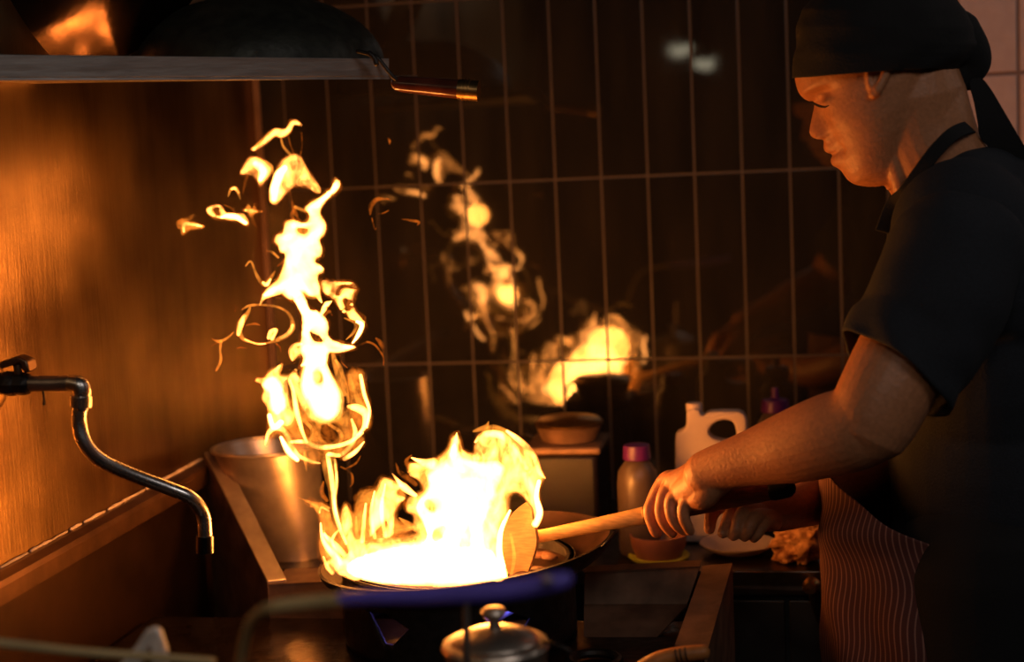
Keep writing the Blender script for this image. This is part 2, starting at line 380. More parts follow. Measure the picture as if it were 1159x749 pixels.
# vertical corner strip, steel angle
mb = MB(); xs = at(297, 150, WY).x
mb.box((XL+0.0005, WY-0.006, 0.0), (xs, WY-0.0005, 2.6))
struct(build(mb, 'trim_1', mat('brown_strip', (0.22, 0.13, 0.08), 0.55, 0.2, 20, 0.4), smooth=False))
# folded steel ledge along the left wall
a0 = atX(-40, 672, XL); a1 = atX(226, 514, XL)
zl = (a0.z+a1.z)/2
mb = MB()
prof = [(0, 0.0), (0.010, 0.0), (0.024, -0.004), (0.027, -0.010), (0.027, -0.030), (0.023, -0.030), (0.023, -0.014), (0, -0.012)]
def extr(mb, prof, p0, p1, ax=Vector((1, 0, 0)), up=Vector((0, 0, 1))):
    n = len(prof); v = [Vector(p)+ax*x+up*z for p in (p0, p1) for x, z in prof]
    f = [tuple(range(n))[::-1], tuple(range(n, 2*n))]+[(i, (i+1) % n, n+(i+1) % n, n+i) for i in range(n)]
    mb.add(v, f)
extr(mb, prof, (XL+0.001, a0.y-0.3, zl), (XL+0.001, a1.y, zl))
ledge = struct(build(mb, 'trim_2', mat('ledge_steel', (0.14, 0.07, 0.035), 0.38, 0.8, 18, 0.5, 0.2, rvar=0.1), smooth=False))
struct(build(MB().box((XL+0.0003, -0.3, 0.0), (XL+0.002, WY-0.01, zl-0.0305)), 'trim_3', mat('dark_panel', (0.07, 0.035, 0.017), 0.45, 0.8, 7, 0.6, 0.2, rvar=0.1), smooth=False))  # thin darker panel covering the left wall below the ledge
cb = MB(); rnd = random.Random(5)      # run of cracked white sealant on top of the ledge
y = a0.y-0.2
while y < a1.y-0.02:
    L_ = rnd.uniform(0.02, 0.07)
    cb.tube([(XL+0.003, y+L_*t, zl+0.001+rnd.uniform(-0.0006, 0.0006)) for t in (0, .3, .6, 1)], [rnd.uniform(0.0012, 0.0028) for _ in range(4)], 8)
    y += L_+rnd.uniform(0.0, 0.012)
build(cb, 'sealant', mat('sealant', (0.55, 0.45, 0.38), 0.7), ledge)

# ceiling lamps behind the camera (seen only as dim reflections in the tiles)
def mirrored(px, py, Yv):
    p = at(px, py, Yv); p.y = 2*WY-p.y; return p
for k, (x, yy, r) in enumerate(((770, 52, 0.05), (797, 68, 0.045))):
    p = mirrored(x, yy, 6.4)
    t = empty('pendant_lamp', p, '%s round pendant lamp hanging behind the camera' % ('larger' if k == 0 else 'smaller'), 'lamp')
    build(MB().lathe([(r*1.15, 0.0), (r*1.2, 0.02), (r*0.6, 0.08), (0.02, 0.1), (0.015, 0.6), (0.0, 0.6)], p+Vector((0, 0, 0.0))), 'lamp_shade', STEELD, t)
    build(MB().ell(p, (r, r, r*0.9)), 'bulb', LAMPM, t)

# ------------------------------------------------------------------ worktop, cupboard, stove surround
ZC = at(880, 646, 2.15).z
YF = 2.15
mb = MB().box((-0.785, YF, ZC-0.02), (0.17, WY-0.001, ZC)).box((-0.215, YF, ZC-0.035), (0.17, YF+0.012, ZC-0.02))
o = build(mb, 'worktop', COUNTERM, smooth=False, bevel=0.002); tag(o, 'dark steel worktop running below the black tiled wall', 'worktop')
cbd = empty('steel_cupboard', (0.0, YF, 0), 'dark steel cupboard under the worktop beside the cook', 'cupboard')
x1 = at(830, 700, YF).x
build(MB().box((-0.2, YF+0.02, 0.001), (0.16, WY-0.002, ZC-0.0365)), 'body', CUP, cbd, smooth=False)
build(MB().box((-0.2+0.006, YF+0.008, 0.1), (-0.022, YF+0.0195, ZC-0.045)), 'door', CUP, cbd, smooth=False, bevel=0.002)
build(MB().box((-0.016, YF+0.008, 0.1), (0.155, YF+0.0195, ZC-0.045)), 'door', CUP, cbd, smooth=False, bevel=0.002)
# gas tap on the cupboard front
p = at(919, 663, YF-0.03)
g = empty('gas_tap', p, 'small brass gas tap below the worktop edge beside the striped apron', 'tap')
build(MB().lathe([(0.001, -0.012), (0.008, -0.011), (0.0125, -0.004), (0.0125, 0.004), (0.008, 0.011), (0.001, 0.012)], p, (0.3, 1, 0.1)), 'knob', BRASS, g)
build(MB().tube([p, p+Vector((0.0, 0.037, 0))], [0.005, 0.005]), 'stem', BRASS, g)
build(MB().tube([p+Vector((0.002, 0.012, -0.008)), p+Vector((0.006, 0.016, -0.03)), p+Vector((0.012, 0.034, -0.06))], [0.009, 0.008, 0.006]), 'pipe', IRON, g)

# left stove surround: slanted panel with folded top flange, level box section
Ys = 2.0
S = empty('stove_side_guard', at(300, 749, Ys)+Vector((0, 0, -0.2)), 'folded steel splash guard with slanting top edge left of the burning wok', 'guard')
A = at(231, 514, 2.22); B = at(303, 661, Ys); C_ = at(386, 657, Ys); A2 = at(247, 520, 2.24); B2 = at(318, 655, Ys+0.03)
zb = 0.62
mb = MB().slab([A, B, Vector((B.x, B.y, zb)), Vector((A.x, A.y, zb))], (0.003, 0.003, 0)); build(mb, 'side_panel', STEELD, S, smooth=False)
nrm = Vector((0.024, 0.012, 0.0))
mb = MB().slab([A, B, B+nrm, A+nrm], (0, 0, 0.004)); build(mb, 'top_flange', STEEL, S, smooth=False, bevel=0.001)
mb = MB().slab([B+Vector((0, 0, -0.0)), C_, C_+Vector((0, 0.08, 0.0)), B+Vector((0, 0.08, 0))], (0, 0, -0.003)); mb.slab([B, C_, Vector((C_.x, C_.y, zb)), Vector((B.x, B.y, zb))], (0, 0.003, 0))
mb.slab([C_, C_+Vector((0, .08, 0)), Vector((C_.x, C_.y+.08, zb)), Vector((C_.x, C_.y, zb))], (-0.003, 0, 0))
build(mb, 'box_section', STEELD, S, smooth=False, bevel=0.001)
# right stove surround: back trough and side flange
T0 = at(661, 650, 2.0); T1 = at(792, 643, 2.0); T2 = at(661, 684, 1.985); T3 = at(778, 684, 1.985); T4 = at(661, 728, 1.90); T5 = at(735, 730, 1.90)
T = empty('stove_trough', Vector((T1.x, T1.y, 0.6)), 'folded steel trough around the burner to the right of the wok', 'trough')
mb = MB().slab([T0, T1, T3, T2], (0, 0.004, 0)); build(mb, 'back_plate', STEELD, T, smooth=False, bevel=0.0008)
mb = MB().slab([T2, T3, T5, T4], (0, 0.003, -0.003)); build(mb, 'sloping_plate', STEELD, T, smooth=False)
mb = MB().slab([T0, T1, T1+Vector((0, .03, 0)), T0+Vector((0, .03, 0))], (0, 0, 0.003)); build(mb, 'back_flange', STEELD, T, smooth=False)
G0 = at(796, 640, 2.0); G1 = at(829, 637, 2.0); G2 = at(800, 738, 1.72); G3 = at(764, 729, 1.74)
mb = MB().slab([G3, G2, G1, G0], (0, 0, -0.004)); build(mb, 'side_flange', STEELD, T, smooth=False, bevel=0.0008)
mb = MB().slab([G3, G0, Vector((G0.x-0.035, G0.y, zb)), Vector((G3.x-0.03, G3.y, zb))], (0.003, 0, 0)).slab([G2, G1, Vector((G1.x, G1.y, zb)), Vector((G2.x, G2.y, zb))], (-0.003, 0, 0))
build(mb, 'side_plate', STEELD, T, smooth=False)

# wet stove top
zt = at(300, 715, 1.85).z
mb = MB(); nx, ny = 40, 30
zt = 0.80
X0s, X1s, Y0s, Y1s = XL+0.02, -0.115, 1.35, 1.985
mb.box((X0s, Y0s, zt-0.04), (X1s, Y1s, zt))
WET = mat('wet_black_steel', (0.06, 0.04, 0.03), 0.22, 0.8, 28, 0.6, 1.0, rvar=0.15)
o = build(mb, 'stove', WET, smooth=False, bevel=0.003); tag(o, 'wet blackened stove top under the burner ring', 'stove')

# ------------------------------------------------------------------ burner ring with cut openings
BC = at(522, 700, 1.93); BR = 0.152
bz0, bz1 = zt+0.001, at(522, 664, 1.78).z-0.004
Bn = empty('burner_ring', Vector((BC.x, BC.y, bz0)), 'black iron burner ring with cut openings under the burning wok', 'burner')
def wall_with_holes(mb, c, R, z0, z1, holes, th=0.006, step=0.006):
    """cylinder wall in (angle*R, z) with polygon openings"""
    per = 2*math.pi*R; pts = []; edges = []
    def loop(P):
        o = len(pts); pts.extend(P); edges.extend([(o+i, o+(i+1) % len(P)) for i in range(len(P))])
    for h in holes: loop([Vector(p) for p in h])
    nx = int(per/step); nz = int((z1-z0)/step)
    g0 = len(pts)
    for i in range(nx+1):
        for j in range(nz+1): pts.append(Vector((per*i/nx, z0+(z1-z0)*j/nz)))
    V, E_, F_, *_r = delaunay_2d_cdt([Vector((p[0], p[1])) for p in pts], edges, [], 0, 1e-6)
    def inside(x, y, P):
        c_ = False
        for i in range(len(P)):
            (x0, y0), (x1, y1) = P[i-1], P[i]
            if (y0 > y) != (y1 > y) and x < (x1-x0)*(y-y0)/(y1-y0)+x0: c_ = not c_
        return c_
    keep = [f for f in F_ if not any(inside(sum(V[i][0] for i in f)/3, sum(V[i][1] for i in f)/3, h) for h in holes)]
    vv = [Vector((c.x+R*math.cos(p[0]/R), c.y+R*math.sin(p[0]/R), p[1])) for p in V]
    return vv, keep
def ang_of(px, py):      # angle on the front of the ring hit by a view ray
    d = _ray(px, py).normalized(); o = Vector((0, 0, CAMZ)); ox, oy = o.x-BC.x, o.y-BC.y
    a = d.x**2+d.y**2; b = 2*(ox*d.x+oy*d.y); c = ox*ox+oy*oy-BR**2; q = b*b-4*a*c
    if q < 0: return None
    t = (-b-math.sqrt(q))/(2*a); p = o+d*t; return ((math.atan2(p.y-BC.y, p.x-BC.x) % (2*math.pi))*BR, p.z)
hl = [ang_of(416, 692), ang_of(436, 694), ang_of(463, 712), ang_of(444, 731), ang_of(434, 729)]
hl2 = [ang_of(540, 708), ang_of(556, 720), ang_of(520, 735)]
holes = [hl]
for k in range(1, 6):
    holes.append([((p[0]+k*2*math.pi*BR/6) % (2*math.pi*BR), p[1]) for p in hl])
holes = [h for h in holes if max(p[0] for p in h)-min(p[0] for p in h) < 0.2]
vv, kf = wall_with_holes(None, BC, BR, bz0, bz1, holes)
mb = MB().add(vv, kf)
o = build(mb, 'ring_wall', IRON, Bn); sd = o.modifiers.new('solid', 'SOLIDIFY'); sd.thickness = 0.006; sd.offset = -1
build(MB().lathe([(BR+0.002, bz1-0.006), (BR+0.004, bz1-0.003), (BR+0.002, bz1), (BR-0.01, bz1), (BR-0.01, bz1-0.006)], (BC.x, BC.y, 0), closed=True), 'ring_rim', IRON, Bn)
build(MB().lathe([(0.0, 0.0), (0.05, 0.0), (0.055, 0.01), (0.04, 0.03), (0.0, 0.032)], (BC.x, BC.y, bz0)), 'burner_head', BRASS, Bn)
mb = MB(); rnd = random.Random(3)
for k in range(34):
    a = k/34*2*math.pi; r0 = 0.05
    P = [Vector((BC.x+math.cos(a)*r, BC.y+math.sin(a)*r, bz0+0.02+h)) for r, h in ((0.045, 0), (0.075, 0.02), (0.10, 0.035), (0.12, 0.04+rnd.uniform(0, .012)))]
    mb.tube(P, [0.006, 0.009, 0.007, 0.001], 8)
o = build(mb, 'gas_flame', BLUE); tag(o, 'blue gas flame glowing inside the burner ring under the wok', 'flame')
point_light('gas_flame_light', (BC.x-0.03, BC.y-0.06, bz0+0.05), 0.22, (0.25, 0.2, 1.0), 0.02)

# ------------------------------------------------------------------ wok on the burner
wl = at(368, 635, 1.93); wr = at(692, 606, 1.93); wc = (wl+wr)/2; WR = (wr-wl).length/2
tilt = math.atan2(wr.z-wl.z, wr.x-wl.x); wax = Vector((-math.sin(tilt), 0, math.cos(tilt)))
Wk = empty('burning_wok', wc, 'round black iron wok full of fire on the burner', 'wok')
D = 0.062
prof = []
for i in range(17):
    t = i/16*math.pi/2; prof.append((WR*math.sin(t), -D*math.cos(t)**1.15 if i < 16 else 0))
inner = [(max(r-0.003, 0), h+0.003) for r, h in prof[::-1]]
mb = MB().lathe(prof+[(WR+0.001, 0.0015)]+[(WR-0.003, 0.002)]+inner[1:], wc, wax, 72)
# interior faces get the seasoned, oily inner material
nf = len(mb.f); seg = 72
for i in range(nf):
    if i >= 18*seg and i < nf-2: mb.m[i] = 1
build(mb, 'wok_bowl', [IRON, WOKIN], Wk)
mb = MB(); pxtube(mb, [(678, 622, 1.88, 1.6), (686, 614, 1.87, 1.6), (697, 601, 1.9, 1.7), (700, 596, 1.95, 1.7), (690, 600, 1.99, 1.6)], 10); build(mb, 'loop_handle', IRON, Wk)
# food at the bottom, seen just inside the rim
fd = MB(); rnd = random.Random(8)
for k in range(40):
    a = rnd.uniform(0, 6.28); r = WR*0.62*math.sqrt(rnd.random()); u = wax.orthogonal().normalized(); w_ = wax.cross(u)
    c = wc+u*r*math.cos(a)+w_*r*math.sin(a)-wax*(D*0.62-0.2*D*(r/WR))
    fd.ell(c, (rnd.uniform(.008, .016), rnd.uniform(.006, .012), 0.005), Matrix.Rotation(rnd.uniform(0, 3), 3, 'Z'), 10)
o = build(fd, 'fried_food', mat('fried_food', (0.06, 0.022, 0.01), 0.7)); tag(o, 'small browned pieces frying in the bottom of the wok', 'food', kind='stuff')

# ------------------------------------------------------------------ spatula held by the cook
SY = 1.90
Sp = empty('wooden_spatula', at(600, 607, SY), 'wooden spatula dipping into the flames, its long handle gripped in both hands', 'spatula')
mb = MB(); pxtube(mb, [(603, 608, 1.915, 7.5), (625, 604, 1.915, 7.6), (680, 593, 1.90, 8.6), (735, 582, SY-0.01, 10.5)], 18); build(mb, 'handle', WOOD, Sp)
mb = MB(); pxtube(mb, [(733, 582.5, SY-0.01, 11), (741, 581, SY-0.01, 11.5)], 18, 2); build(mb, 'ferrule', BRASS, Sp)
mb = MB(); pxtube(mb, [(741, 581, SY-0.01, 11), (800, 569, SY-0.02, 11.5), (880, 554, SY-0.03, 10.5)], 18); build(mb, 'grip', WOODD, Sp)
mb = MB(); pxtube(mb, [(876, 555, SY-0.03, 11.5), (890, 552.5, SY-0.033, 11)], 18, 2); build(mb, 'end_cap', RUBBER, Sp)
out = cr_closed([(606, 602), (603, 588), (601, 574), (596, 569), (587, 574), (577, 585), (570, 600), (568, 620), (572, 640), (580, 654), (592, 656), (600, 640), (607, 616)], 4)
mb = MB(); n = len(out)
front = [at(x, y, 1.905-0.012*math.sin((y-570)/85*3.1)) for x, y in out]; back = [p+Vector((0.002, 0.007, 0)) for p in front]
cf = at(588, 610, 1.895); cbk = cf+Vector((0.002, 0.007, 0))
mb.add(front+back+[cf, cbk], [(i, (i+1) % n, 2*n) for i in range(n)]+[(n+(i+1) % n, n+i, 2*n+1) for i in range(n)]+[(i, n+i, n+(i+1) % n, (i+1) % n) for i in range(n)])
build(mb, 'blade', WOOD, Sp)

# ------------------------------------------------------------------ flames
def inflate(mb, poly, holes=(), Y=1.93, thick=30, mi=0, kdepth=1.0, wob=0.02, lean=0.0, ylean=0.0, step=2.2, seed=0.0, gsp=4.0):
    """solid flame body: an outline swollen to real depth, its middle surface wandering in and out"""
    loops = [cr_closed(poly, step)]+[cr_closed(h, step) for h in holes]
    pts = []; edges = []
    for lp in loops:
        o = len(pts); pts += [(float(p[0]), float(p[1])) for p in lp]; edges += [(o+i, o+(i+1) % len(lp)) for i in range(len(lp))]
    nb = len(pts); BP = np.array(pts)
    segs = np.array([(pts[a], pts[b]) for a, b in edges])
    def inside(q):
        x, y = q[:, 0:1], q[:, 1:2]; x0, y0 = segs[:, 0, 0], segs[:, 0, 1]; x1, y1 = segs[:, 1, 0], segs[:, 1, 1]
        cond = ((y0 > y) != (y1 > y)) & (x < (x1-x0)*(y-y0)/np.where(y1 == y0, 1e-9, y1-y0)+x0)
        return cond.sum(1) % 2 == 1
    def dist(q):
        a = segs[:, 0][None]; b = segs[:, 1][None]; p = q[:, None]; ab = b-a
        t = np.clip(((p-a)*ab).sum(-1)/np.maximum((ab*ab).sum(-1), 1e-9), 0, 1)
        return np.sqrt(((p-(a+ab*t[..., None]))**2).sum(-1)).min(1)
    xs = np.arange(BP[:, 0].min(), BP[:, 0].max(), gsp); yg = np.arange(BP[:, 1].min(), BP[:, 1].max(), gsp)
    G = np.array([(x+((j % 2)*gsp/2), y) for j, y in enumerate(yg) for x in xs])
    ok = inside(G); G = G[ok]
    if len(G): d = dist(G); G = G[d > 0.8]
    # a ring of points close to the outline so the swelling starts steeply
    allp = pts+[tuple(map(float, g)) for g in G]
    V, E_, F_, *_r = delaunay_2d_cdt([Vector(p) for p in allp], edges, [], 0, 1e-5)
    VA = np.array([(v[0], v[1]) for v in V]); cen = np.array([VA[list(f)].mean(0) for f in F_]); ki = inside(cen)
    dv = dist(VA); dv[dv < 0.05] = 0
    n = len(VA); front = []; back = []
    for i in range(n):
        x, y = VA[i]; r = min(dv[i]/thick, 1.0); h = thick*math.sqrt(max(0, 1-(1-r)**2))*kdepth
        yc = Y+wob*noise.noise(Vector((x*0.02+seed, y*0.02, seed)))+lean*(y-400)/400+ylean*(x-450)/400
        nn = 1+0.45*noise.noise(Vector((x*0.07, y*0.05, seed+3)))
        h *= nn
        p = at(x, y, yc); hm = h/ppm(yc)
        d = Vector((0, 1, 0))
        front.append(p-d*hm); back.append(p+d*hm)
    mp = list(range(n)); bk = []
    extra = []
    for i in range(n):
        if dv[i] == 0: bk.append(i)
        else: bk.append(n+len(extra)); extra.append(back[i])
    f = []
    for t, k in zip(F_, ki):
        if k:
            f.append(tuple(t)); f.append(tuple(bk[i] for i in t)[::-1])
    mb.add(front+extra, f, mi)
def fringe(mb, poly, Y, thick, lean=0.0, ylean=0.0, seed=0, amt=3.2, mi=3):
    P = cr_closed(poly, 5.0); n = len(P); out = []
    area = sum(P[i-1][0]*P[i][1]-P[i][0]*P[i-1][1] for i in range(n)); sg = 1 if area > 0 else -1
    for i in range(n):
        t = P[(i+1) % n]-P[i-1]; L_ = max(np.hypot(*t), 1e-6); nn = np.array([t[1], -t[0]])/L_*sg
        k = amt*(0.55+1.5*abs(noise.noise(Vector((P[i][0]*0.09, P[i][1]*0.09, seed)))))
        out.append(tuple(P[i]+nn*k))
    inflate(mb, out, (), Y, thick, mi, 1.2, 0.02, lean, ylean, 3.0, seed+50, 5.0)
def stroke(mb, pts, Y=1.93, mi=0, flat=1.0, jit=0.25, seg=10, seed=0, lean=0.0):
    pxtube(mb, [(x, y, Y+lean*(y-400)/400, r) for x, y, r in pts], seg, 5, flat, mi, None, jit, seed)
FM = [WHITE, HOT, WARM, EMBER]
def flame_obj(mb, name, label, group='licks of fire above the wok'):
    c = Vector(mb.v[0])
    o = build(mb, name, FM, loc=c, angle=None); tag(o, label, 'flame', group); return o
LN = -0.30   # the column leans towards the back wall as it rises (metres of depth per 400 px)
def YL(y): return 1.93
# -- fire standing in the wok
mb = MB()
wokhot = [(412,655),(409.7,636),(409,620),(418,610),(445,608),(470,603),(468,596),(468,582),(461,577),(462,563),(478,554),(474,543),(464,536),(463,524),(476,524),(496,516),(506,506),(511,494),(517,491),(521,498),(524,509),(535,512),(537,501),(541,492),(549,487),(560,488),(574,488),(588,499),(602,512),(609,527),(616,540),(611,554),(612,576),(609,591),(604,598),(600,591),(604,577),(597,568),(586,557),(577,563),(577,577),(569,591),(566,610),(572,636),(577,655),(552,660),(510,662),(460,660)]
holes1 = [[(509,524),(516,521),(526,527),(538,531),(526,532),(514,529)],[(508,545),(512,538),(524,535),(536,536),(522,539),(514,543),(513,551),(509,551)]]
inflate(mb, wokhot, holes1, 1.93, 30, 1, 1.1, 0.04, seed=1.0)
inner = [(415,650),(416,628),(440,616),(480,610),(478,590),(470,572),(484,550),(484,535),(505,518),(514,500),(522,516),(545,522),(560,520),(572,530),(566,548),(556,575),(548,600),(552,630),(560,652),(510,660)]
fringe(mb, wokhot, 1.95, 14, seed=1); fringe(mb, wokhot, 1.95, 8, seed=2, amt=1.6, mi=2)
inflate(mb, inner, [[(484,566),(492,570),(490,578),(482,574)],[(524,606),(532,600),(530,616),(522,622)],[(492,602),(504,596),(500,606),(490,612)]], 1.88, 22, 0, 0.9, 0.03, seed=7.0)
inflate(mb, [(392,645),(400,632),(430,622),(470,616),(520,618),(555,622),(568,640),(574,654),(552,662.5),(510,665),(460,663),(425,659.5),(404,654)], (), 1.758, 7, 0, 0.8, 0.006, seed=15.0)
inflate(mb, [(369,634),(378,630),(392,632),(402,640),(408,658),(392,654),(377,646.5),(367,637)], (), 1.82, 6, 1, 1.0, 0.004, seed=16.0)
inflate(mb, [(430,645),(455,618),(490,600),(500,560),(525,540),(560,545),(575,575),(565,610),(572,648),(500,655)], (), 2.02, 24, 1, 1.0, 0.03, seed=9.0)
wokL = [(365,634),(361,615),(363,600),(360,580),(347,567),(358,568),(371,573),(376,590),(384,600),(387,577),(390,568),(399,580),(404,562),(407,555),(423,552),(428,545),(432,539),(446,543),(458,548),(456,555),(460,563),(452,573),(449,587),(460,592),(468,598),(446,610),(418,613),(412,635),(430,655),(400,654),(378,646)]
inflate(mb, wokL, [[(392,604),(398,596),(402,606),(398,615)],[(398,628),(408,624),(410,632),(402,634)]], 1.93, 16, 2, 1.2, 0.05, seed=2.0, ylean=0.1)
fringe(mb, wokL, 1.95, 10, seed=3)
inflate(mb, wokL, (), 1.99, 14, 2, 1.2, 0.05, seed=32.0)
inflate(mb, [(375,640),(366,618),(366,600),(374,612),(386,630),(398,622),(404,640),(396,650)], (), 1.88, 8, 1, 1.0, 0.02, seed=4)
inflate(mb, [(387,577),(393,572),(399,588),(402,608),(412,612),(416,640),(400,640),(392,616),(386,596)], (), 1.86, 9, 1, 1.0, 0.02, seed=5)
inflate(mb, [(424,558),(432,541),(446,544),(458,549),(450,558),(459,564),(448,578),(446,604),(440,610),(432,606),(438,590),(428,600),(418,608),(417,590),(420,570)], (), 1.90, 9, 1, 1.0, 0.02, seed=6)
S_ = [([(363,592,1.2),(366,612,3),(378,628,4.5),(396,648,4.5)],1),([(366,604,2),(380,618,4),(395,632,4),(410,650,3.5)],1),([(383,600,1.5),(376,612,2.5),(384,632,3.5),(392,650,3)],1),
 ([(403,585,1.5),(404,605,3),(412,622,4),(406,645,3)],2),([(414,570,1.5),(412,590,2.8),(410,612,3.5)],1),([(424,556,1.2),(420,580,2.5),(424,608,3)],1),([(436,548,1.5),(432,575,3),(436,606,3)],1),
 ([(470,560,3),(458,552,5),(452,546,3),(444,536,.8)],1),([(485,532,4),(470,527,4.5),(462,534,1.2)],2),([(463,575,3),(456,566,2),(462,556,1)],3),([(470,598,4),(460,592,3.5),(452,586,1)],2),
 ([(470,548,3),(460,540,4.5),(452,534,3),(448,524,.8)],3),([(480,540,4),(468,532,5),(460,522,3),(466,515,.8)],3),
 ([(536,488,1.5),(542,486,3),(550,483,3.4),(553,477,.7)],2),([(547,488,2.5),(558,484,4),(572,487,2.5),(580,493,1)],2),([(538,500,1.5),(546,492,4),(560,491,5),(574,497,5),(586,512,4),(596,530,3)],1),
 ([(574,488,2),(590,500,4.5),(604,516,4.5),(611,534,3.5),(617,541,.8)],1),([(610,545,3),(607,562,3),(611,580,4.5),(606,592,5)],0),([(585,528,4),(596,542,6),(604,562,5),(608,585,4)],1),
 ([(578,505,3),(592,520,4),(603,535,3.5),(608,548,2)],2),([(565,640,4),(572,620,4),(576,598,3),(583,582,1)],1),([(572,655,3.5),(567,635,4.5),(565,610,4),(570,590,1.5)],0),
 ([(512,515,6),(516,500,4),(517,490,.8)],1),([(490,525,8),(476,522,4),(466,518,.8)],1),([(372,575,2),(362,574,2.4),(352,569,1.6),(338,563,.5)],2),([(362,580,1.5),(364,574,2),(372,578,1.4)],1),
 ([(560,652,4),(575,650,5),(583,646,2)],2),([(569,655,4),(572,630,4.5),(568,600,4),(577,578,1.5)],0),([(578,652,2),(582,630,2.6),(578,605,2)],2),([(376,648,3),(370,640,3),(366,630,1.2)],1)]
for k, (p, mi) in enumerate(S_): stroke(mb, p, 1.90+0.05*math.sin(k*1.7), mi, seed=k)
flame_obj(mb, 'wok_flame', 'broad white hot blaze filling the wok and curling over the spatula')
# -- stream linking the wok to the fireball
mb = MB()
inflate(mb, [(364,517),(366,536),(371,553),(374,575),(378,594),(386,612),(398,625),(392,600),(388,588),(382,567),(383,543),(380,518)], (), 1.92, 7, 2, 1.5, 0.01, seed=3)
stroke(mb, [(371,515,3),(375,540,3.5),(378,565,3.2),(382,590,3),(392,615,2)], 1.91, 1)
stroke(mb, [(379,520,1.5),(381,545,2),(379,570,2),(386,598,1.5)], 1.93, 1)
stroke(mb, [(366,545,1),(364,556,3.5),(370,566,2.5)], 1.93, 3)
stroke(mb, [(386,528,1.2),(397,535,1.5),(399,545,2.2),(396,551,.6)], 1.95, 3); stroke(mb, [(392,530,1),(403,524,1.5),(408,516,.5)], 1.95, 3)
flame_obj(mb, 'flame_stream', 'thin yellow ribbon of fire rising from the left of the wok')
# -- fireball at the foot of the column
mb = MB()
ballhot = [(371,394),(371,405),(371,414),(378,428),(388,445),(389,462),(385,475),(372,480),(358,478),(350,472),(343,462),(335,447),(328,436),(326,430),(326,445),(328,460),(334,470),(330,482),(318,486),(306,480),(303,462),(297,450),(299,437),(290,431),(291,427),(298,427),(306,418),(314,414),(319,411),(318,418),(316,423),(326,424),(335,417),(337,426),(341,418),(345,408),(346,403),(338,404),(331,408),(328,401),(330,391),(340,387),(352,388),(362,386)]
inflate(mb, [(344,412),(352,396),(366,392),(370,412),(378,430),(386,450),(384,468),(374,476),(358,472),(347,455),(340,436)], [[(355,424),(362,421),(365,429),(358,433)]], 1.92, 12, 0, 1.2, 0.02, seed=13)
inflate(mb, [(296,434),(308,424),(318,432),(322,445),(324,462),(314,470),(306,462),(304,448)], (), 1.91, 8, 0, 1.2, 0.02, seed=14)
inflate(mb, ballhot, (), 1.93, 17, 1, 1.2, 0.03, seed=11)
fringe(mb, ballhot, 1.94, 10, seed=4, mi=2, amt=2)
ring = [(336,446),(326,455),(312,470),(306,476),(303,487),(299,500),(303,506),(308,496),(317,493),(324,504),(330,517),(342,519),(346,523),(358,526),(366,519),(378,515),(390,519),(402,512),(413,500),(409,491),(418,486),(421,473),(418,459),(414,438),(412,421),(405,417),(394,419),(393,438),(395,455),(389,464),(380,470),(360,470),(345,462)]
inflate(mb, ring, [[(363,484),(372,480),(382,481),(382,494),(372,501),(363,495)],[(345,478),(351,479),(353,488),(348,494),(342,487)]], 1.94, 14, 2, 1.3, 0.04, seed=12)
fringe(mb, ring, 1.95, 9, seed=5)
for k, (p, mi) in enumerate([([(300,503,1),(304,490,3),(312,484,4),(322,488,4),(330,505,3.5),(338,516,3),(352,522,2.5),(362,524,1)],1),([(305,470,3),(310,484,4),(318,478,4)],0),([(330,500,2),(345,500,3),(360,506,3.5),(380,505,3),(396,500,3),(410,490,2)],1),
  ([(395,460,3),(405,462,5),(414,470,5),(412,484,3),(404,492,1.5)],1),([(395,425,3),(399,440,4.5),(406,455,5),(414,470,3.5)],2),([(408,425,2.5),(412,445,2.6),(418,465,2.6),(415,483,2)],1),([(398,475,2),(402,488,3),(398,502,3.5),(386,514,3),(372,514,3)],1),
  ([(328,430,2),(333,448,3),(336,468,3.5),(342,488,2.5),(347,500,2)],1),([(343,475,2.5),(353,486,2.5),(350,500,2)],2),([(372,480,2),(386,490,3),(384,505,2.5)],2),([(345,512,2),(346,522,2.5),(347,533,.5)],2),([(380,408,2),(386,418,3),(392,438,2.5),(394,455,2)],2),
  ([(376,396,2),(380,412,4),(384,430,4),(390,446,3)],2),([(318,495,2),(326,510,4),(336,520,3)],0),([(390,519,3),(402,511,3),(412,500,1)],1)]):
    stroke(mb, p, 1.92+0.04*math.sin(k*2.1), mi, seed=k+40)
flame_obj(mb, 'fireball', 'ragged fireball at the foot of the flame column above the steel pot')
# -- the column
mb = MB()
col = [(379,201),(384,205),(384,212),(379,218),(372,224),(365,233),(362,241),(366,248),(369,256),(366,267),(361,272),(364,280),(363,290),(356,295),(364,301),(366,308),(360,311),(359,316),(362,325),(360,335),(352,336),(343,332),(342,334),(338,336),(332,340),(324,337),(318,331),(308,335),(297,337),(300,329),(306,323),(315,315),(320,302),(324,288),(318,286),(316,279),(311,274),(313,266),(321,262),(323,252),(332,248),(342,252),(349,249),(350,242),(345,236),(353,228),(365,221),(375,213),(378,206)]
inflate(mb, col, [[(336,259),(342,258),(349,260),(345,264),(338,263)]], 1.95, 18, 0, 1.2, 0.03, LN, seed=21)
fringe(mb, col, 1.96, 10, LN, seed=6); fringe(mb, col, 1.96, 6, LN, seed=7, amt=1.5, mi=2)
mid = [(333,330),(340,329),(346,338),(351,350),(358,351),(368,359),(372,370),(371,380),(376,384),(387,388),(400,391),(403,393),(394,397),(382,400),(373,400),(370,410),(365,415),(350,414),(340,416),(343,406),(340,395),(341,382),(342,366),(341,356),(336,346),(332,338)]
inflate(mb, mid, [[(351,376),(358,379),(366,384),(362,387),(354,384)]], 1.94, 11, 0, 1.2, 0.02, LN, seed=22)
fringe(mb, mid, 1.95, 8, LN, seed=8)
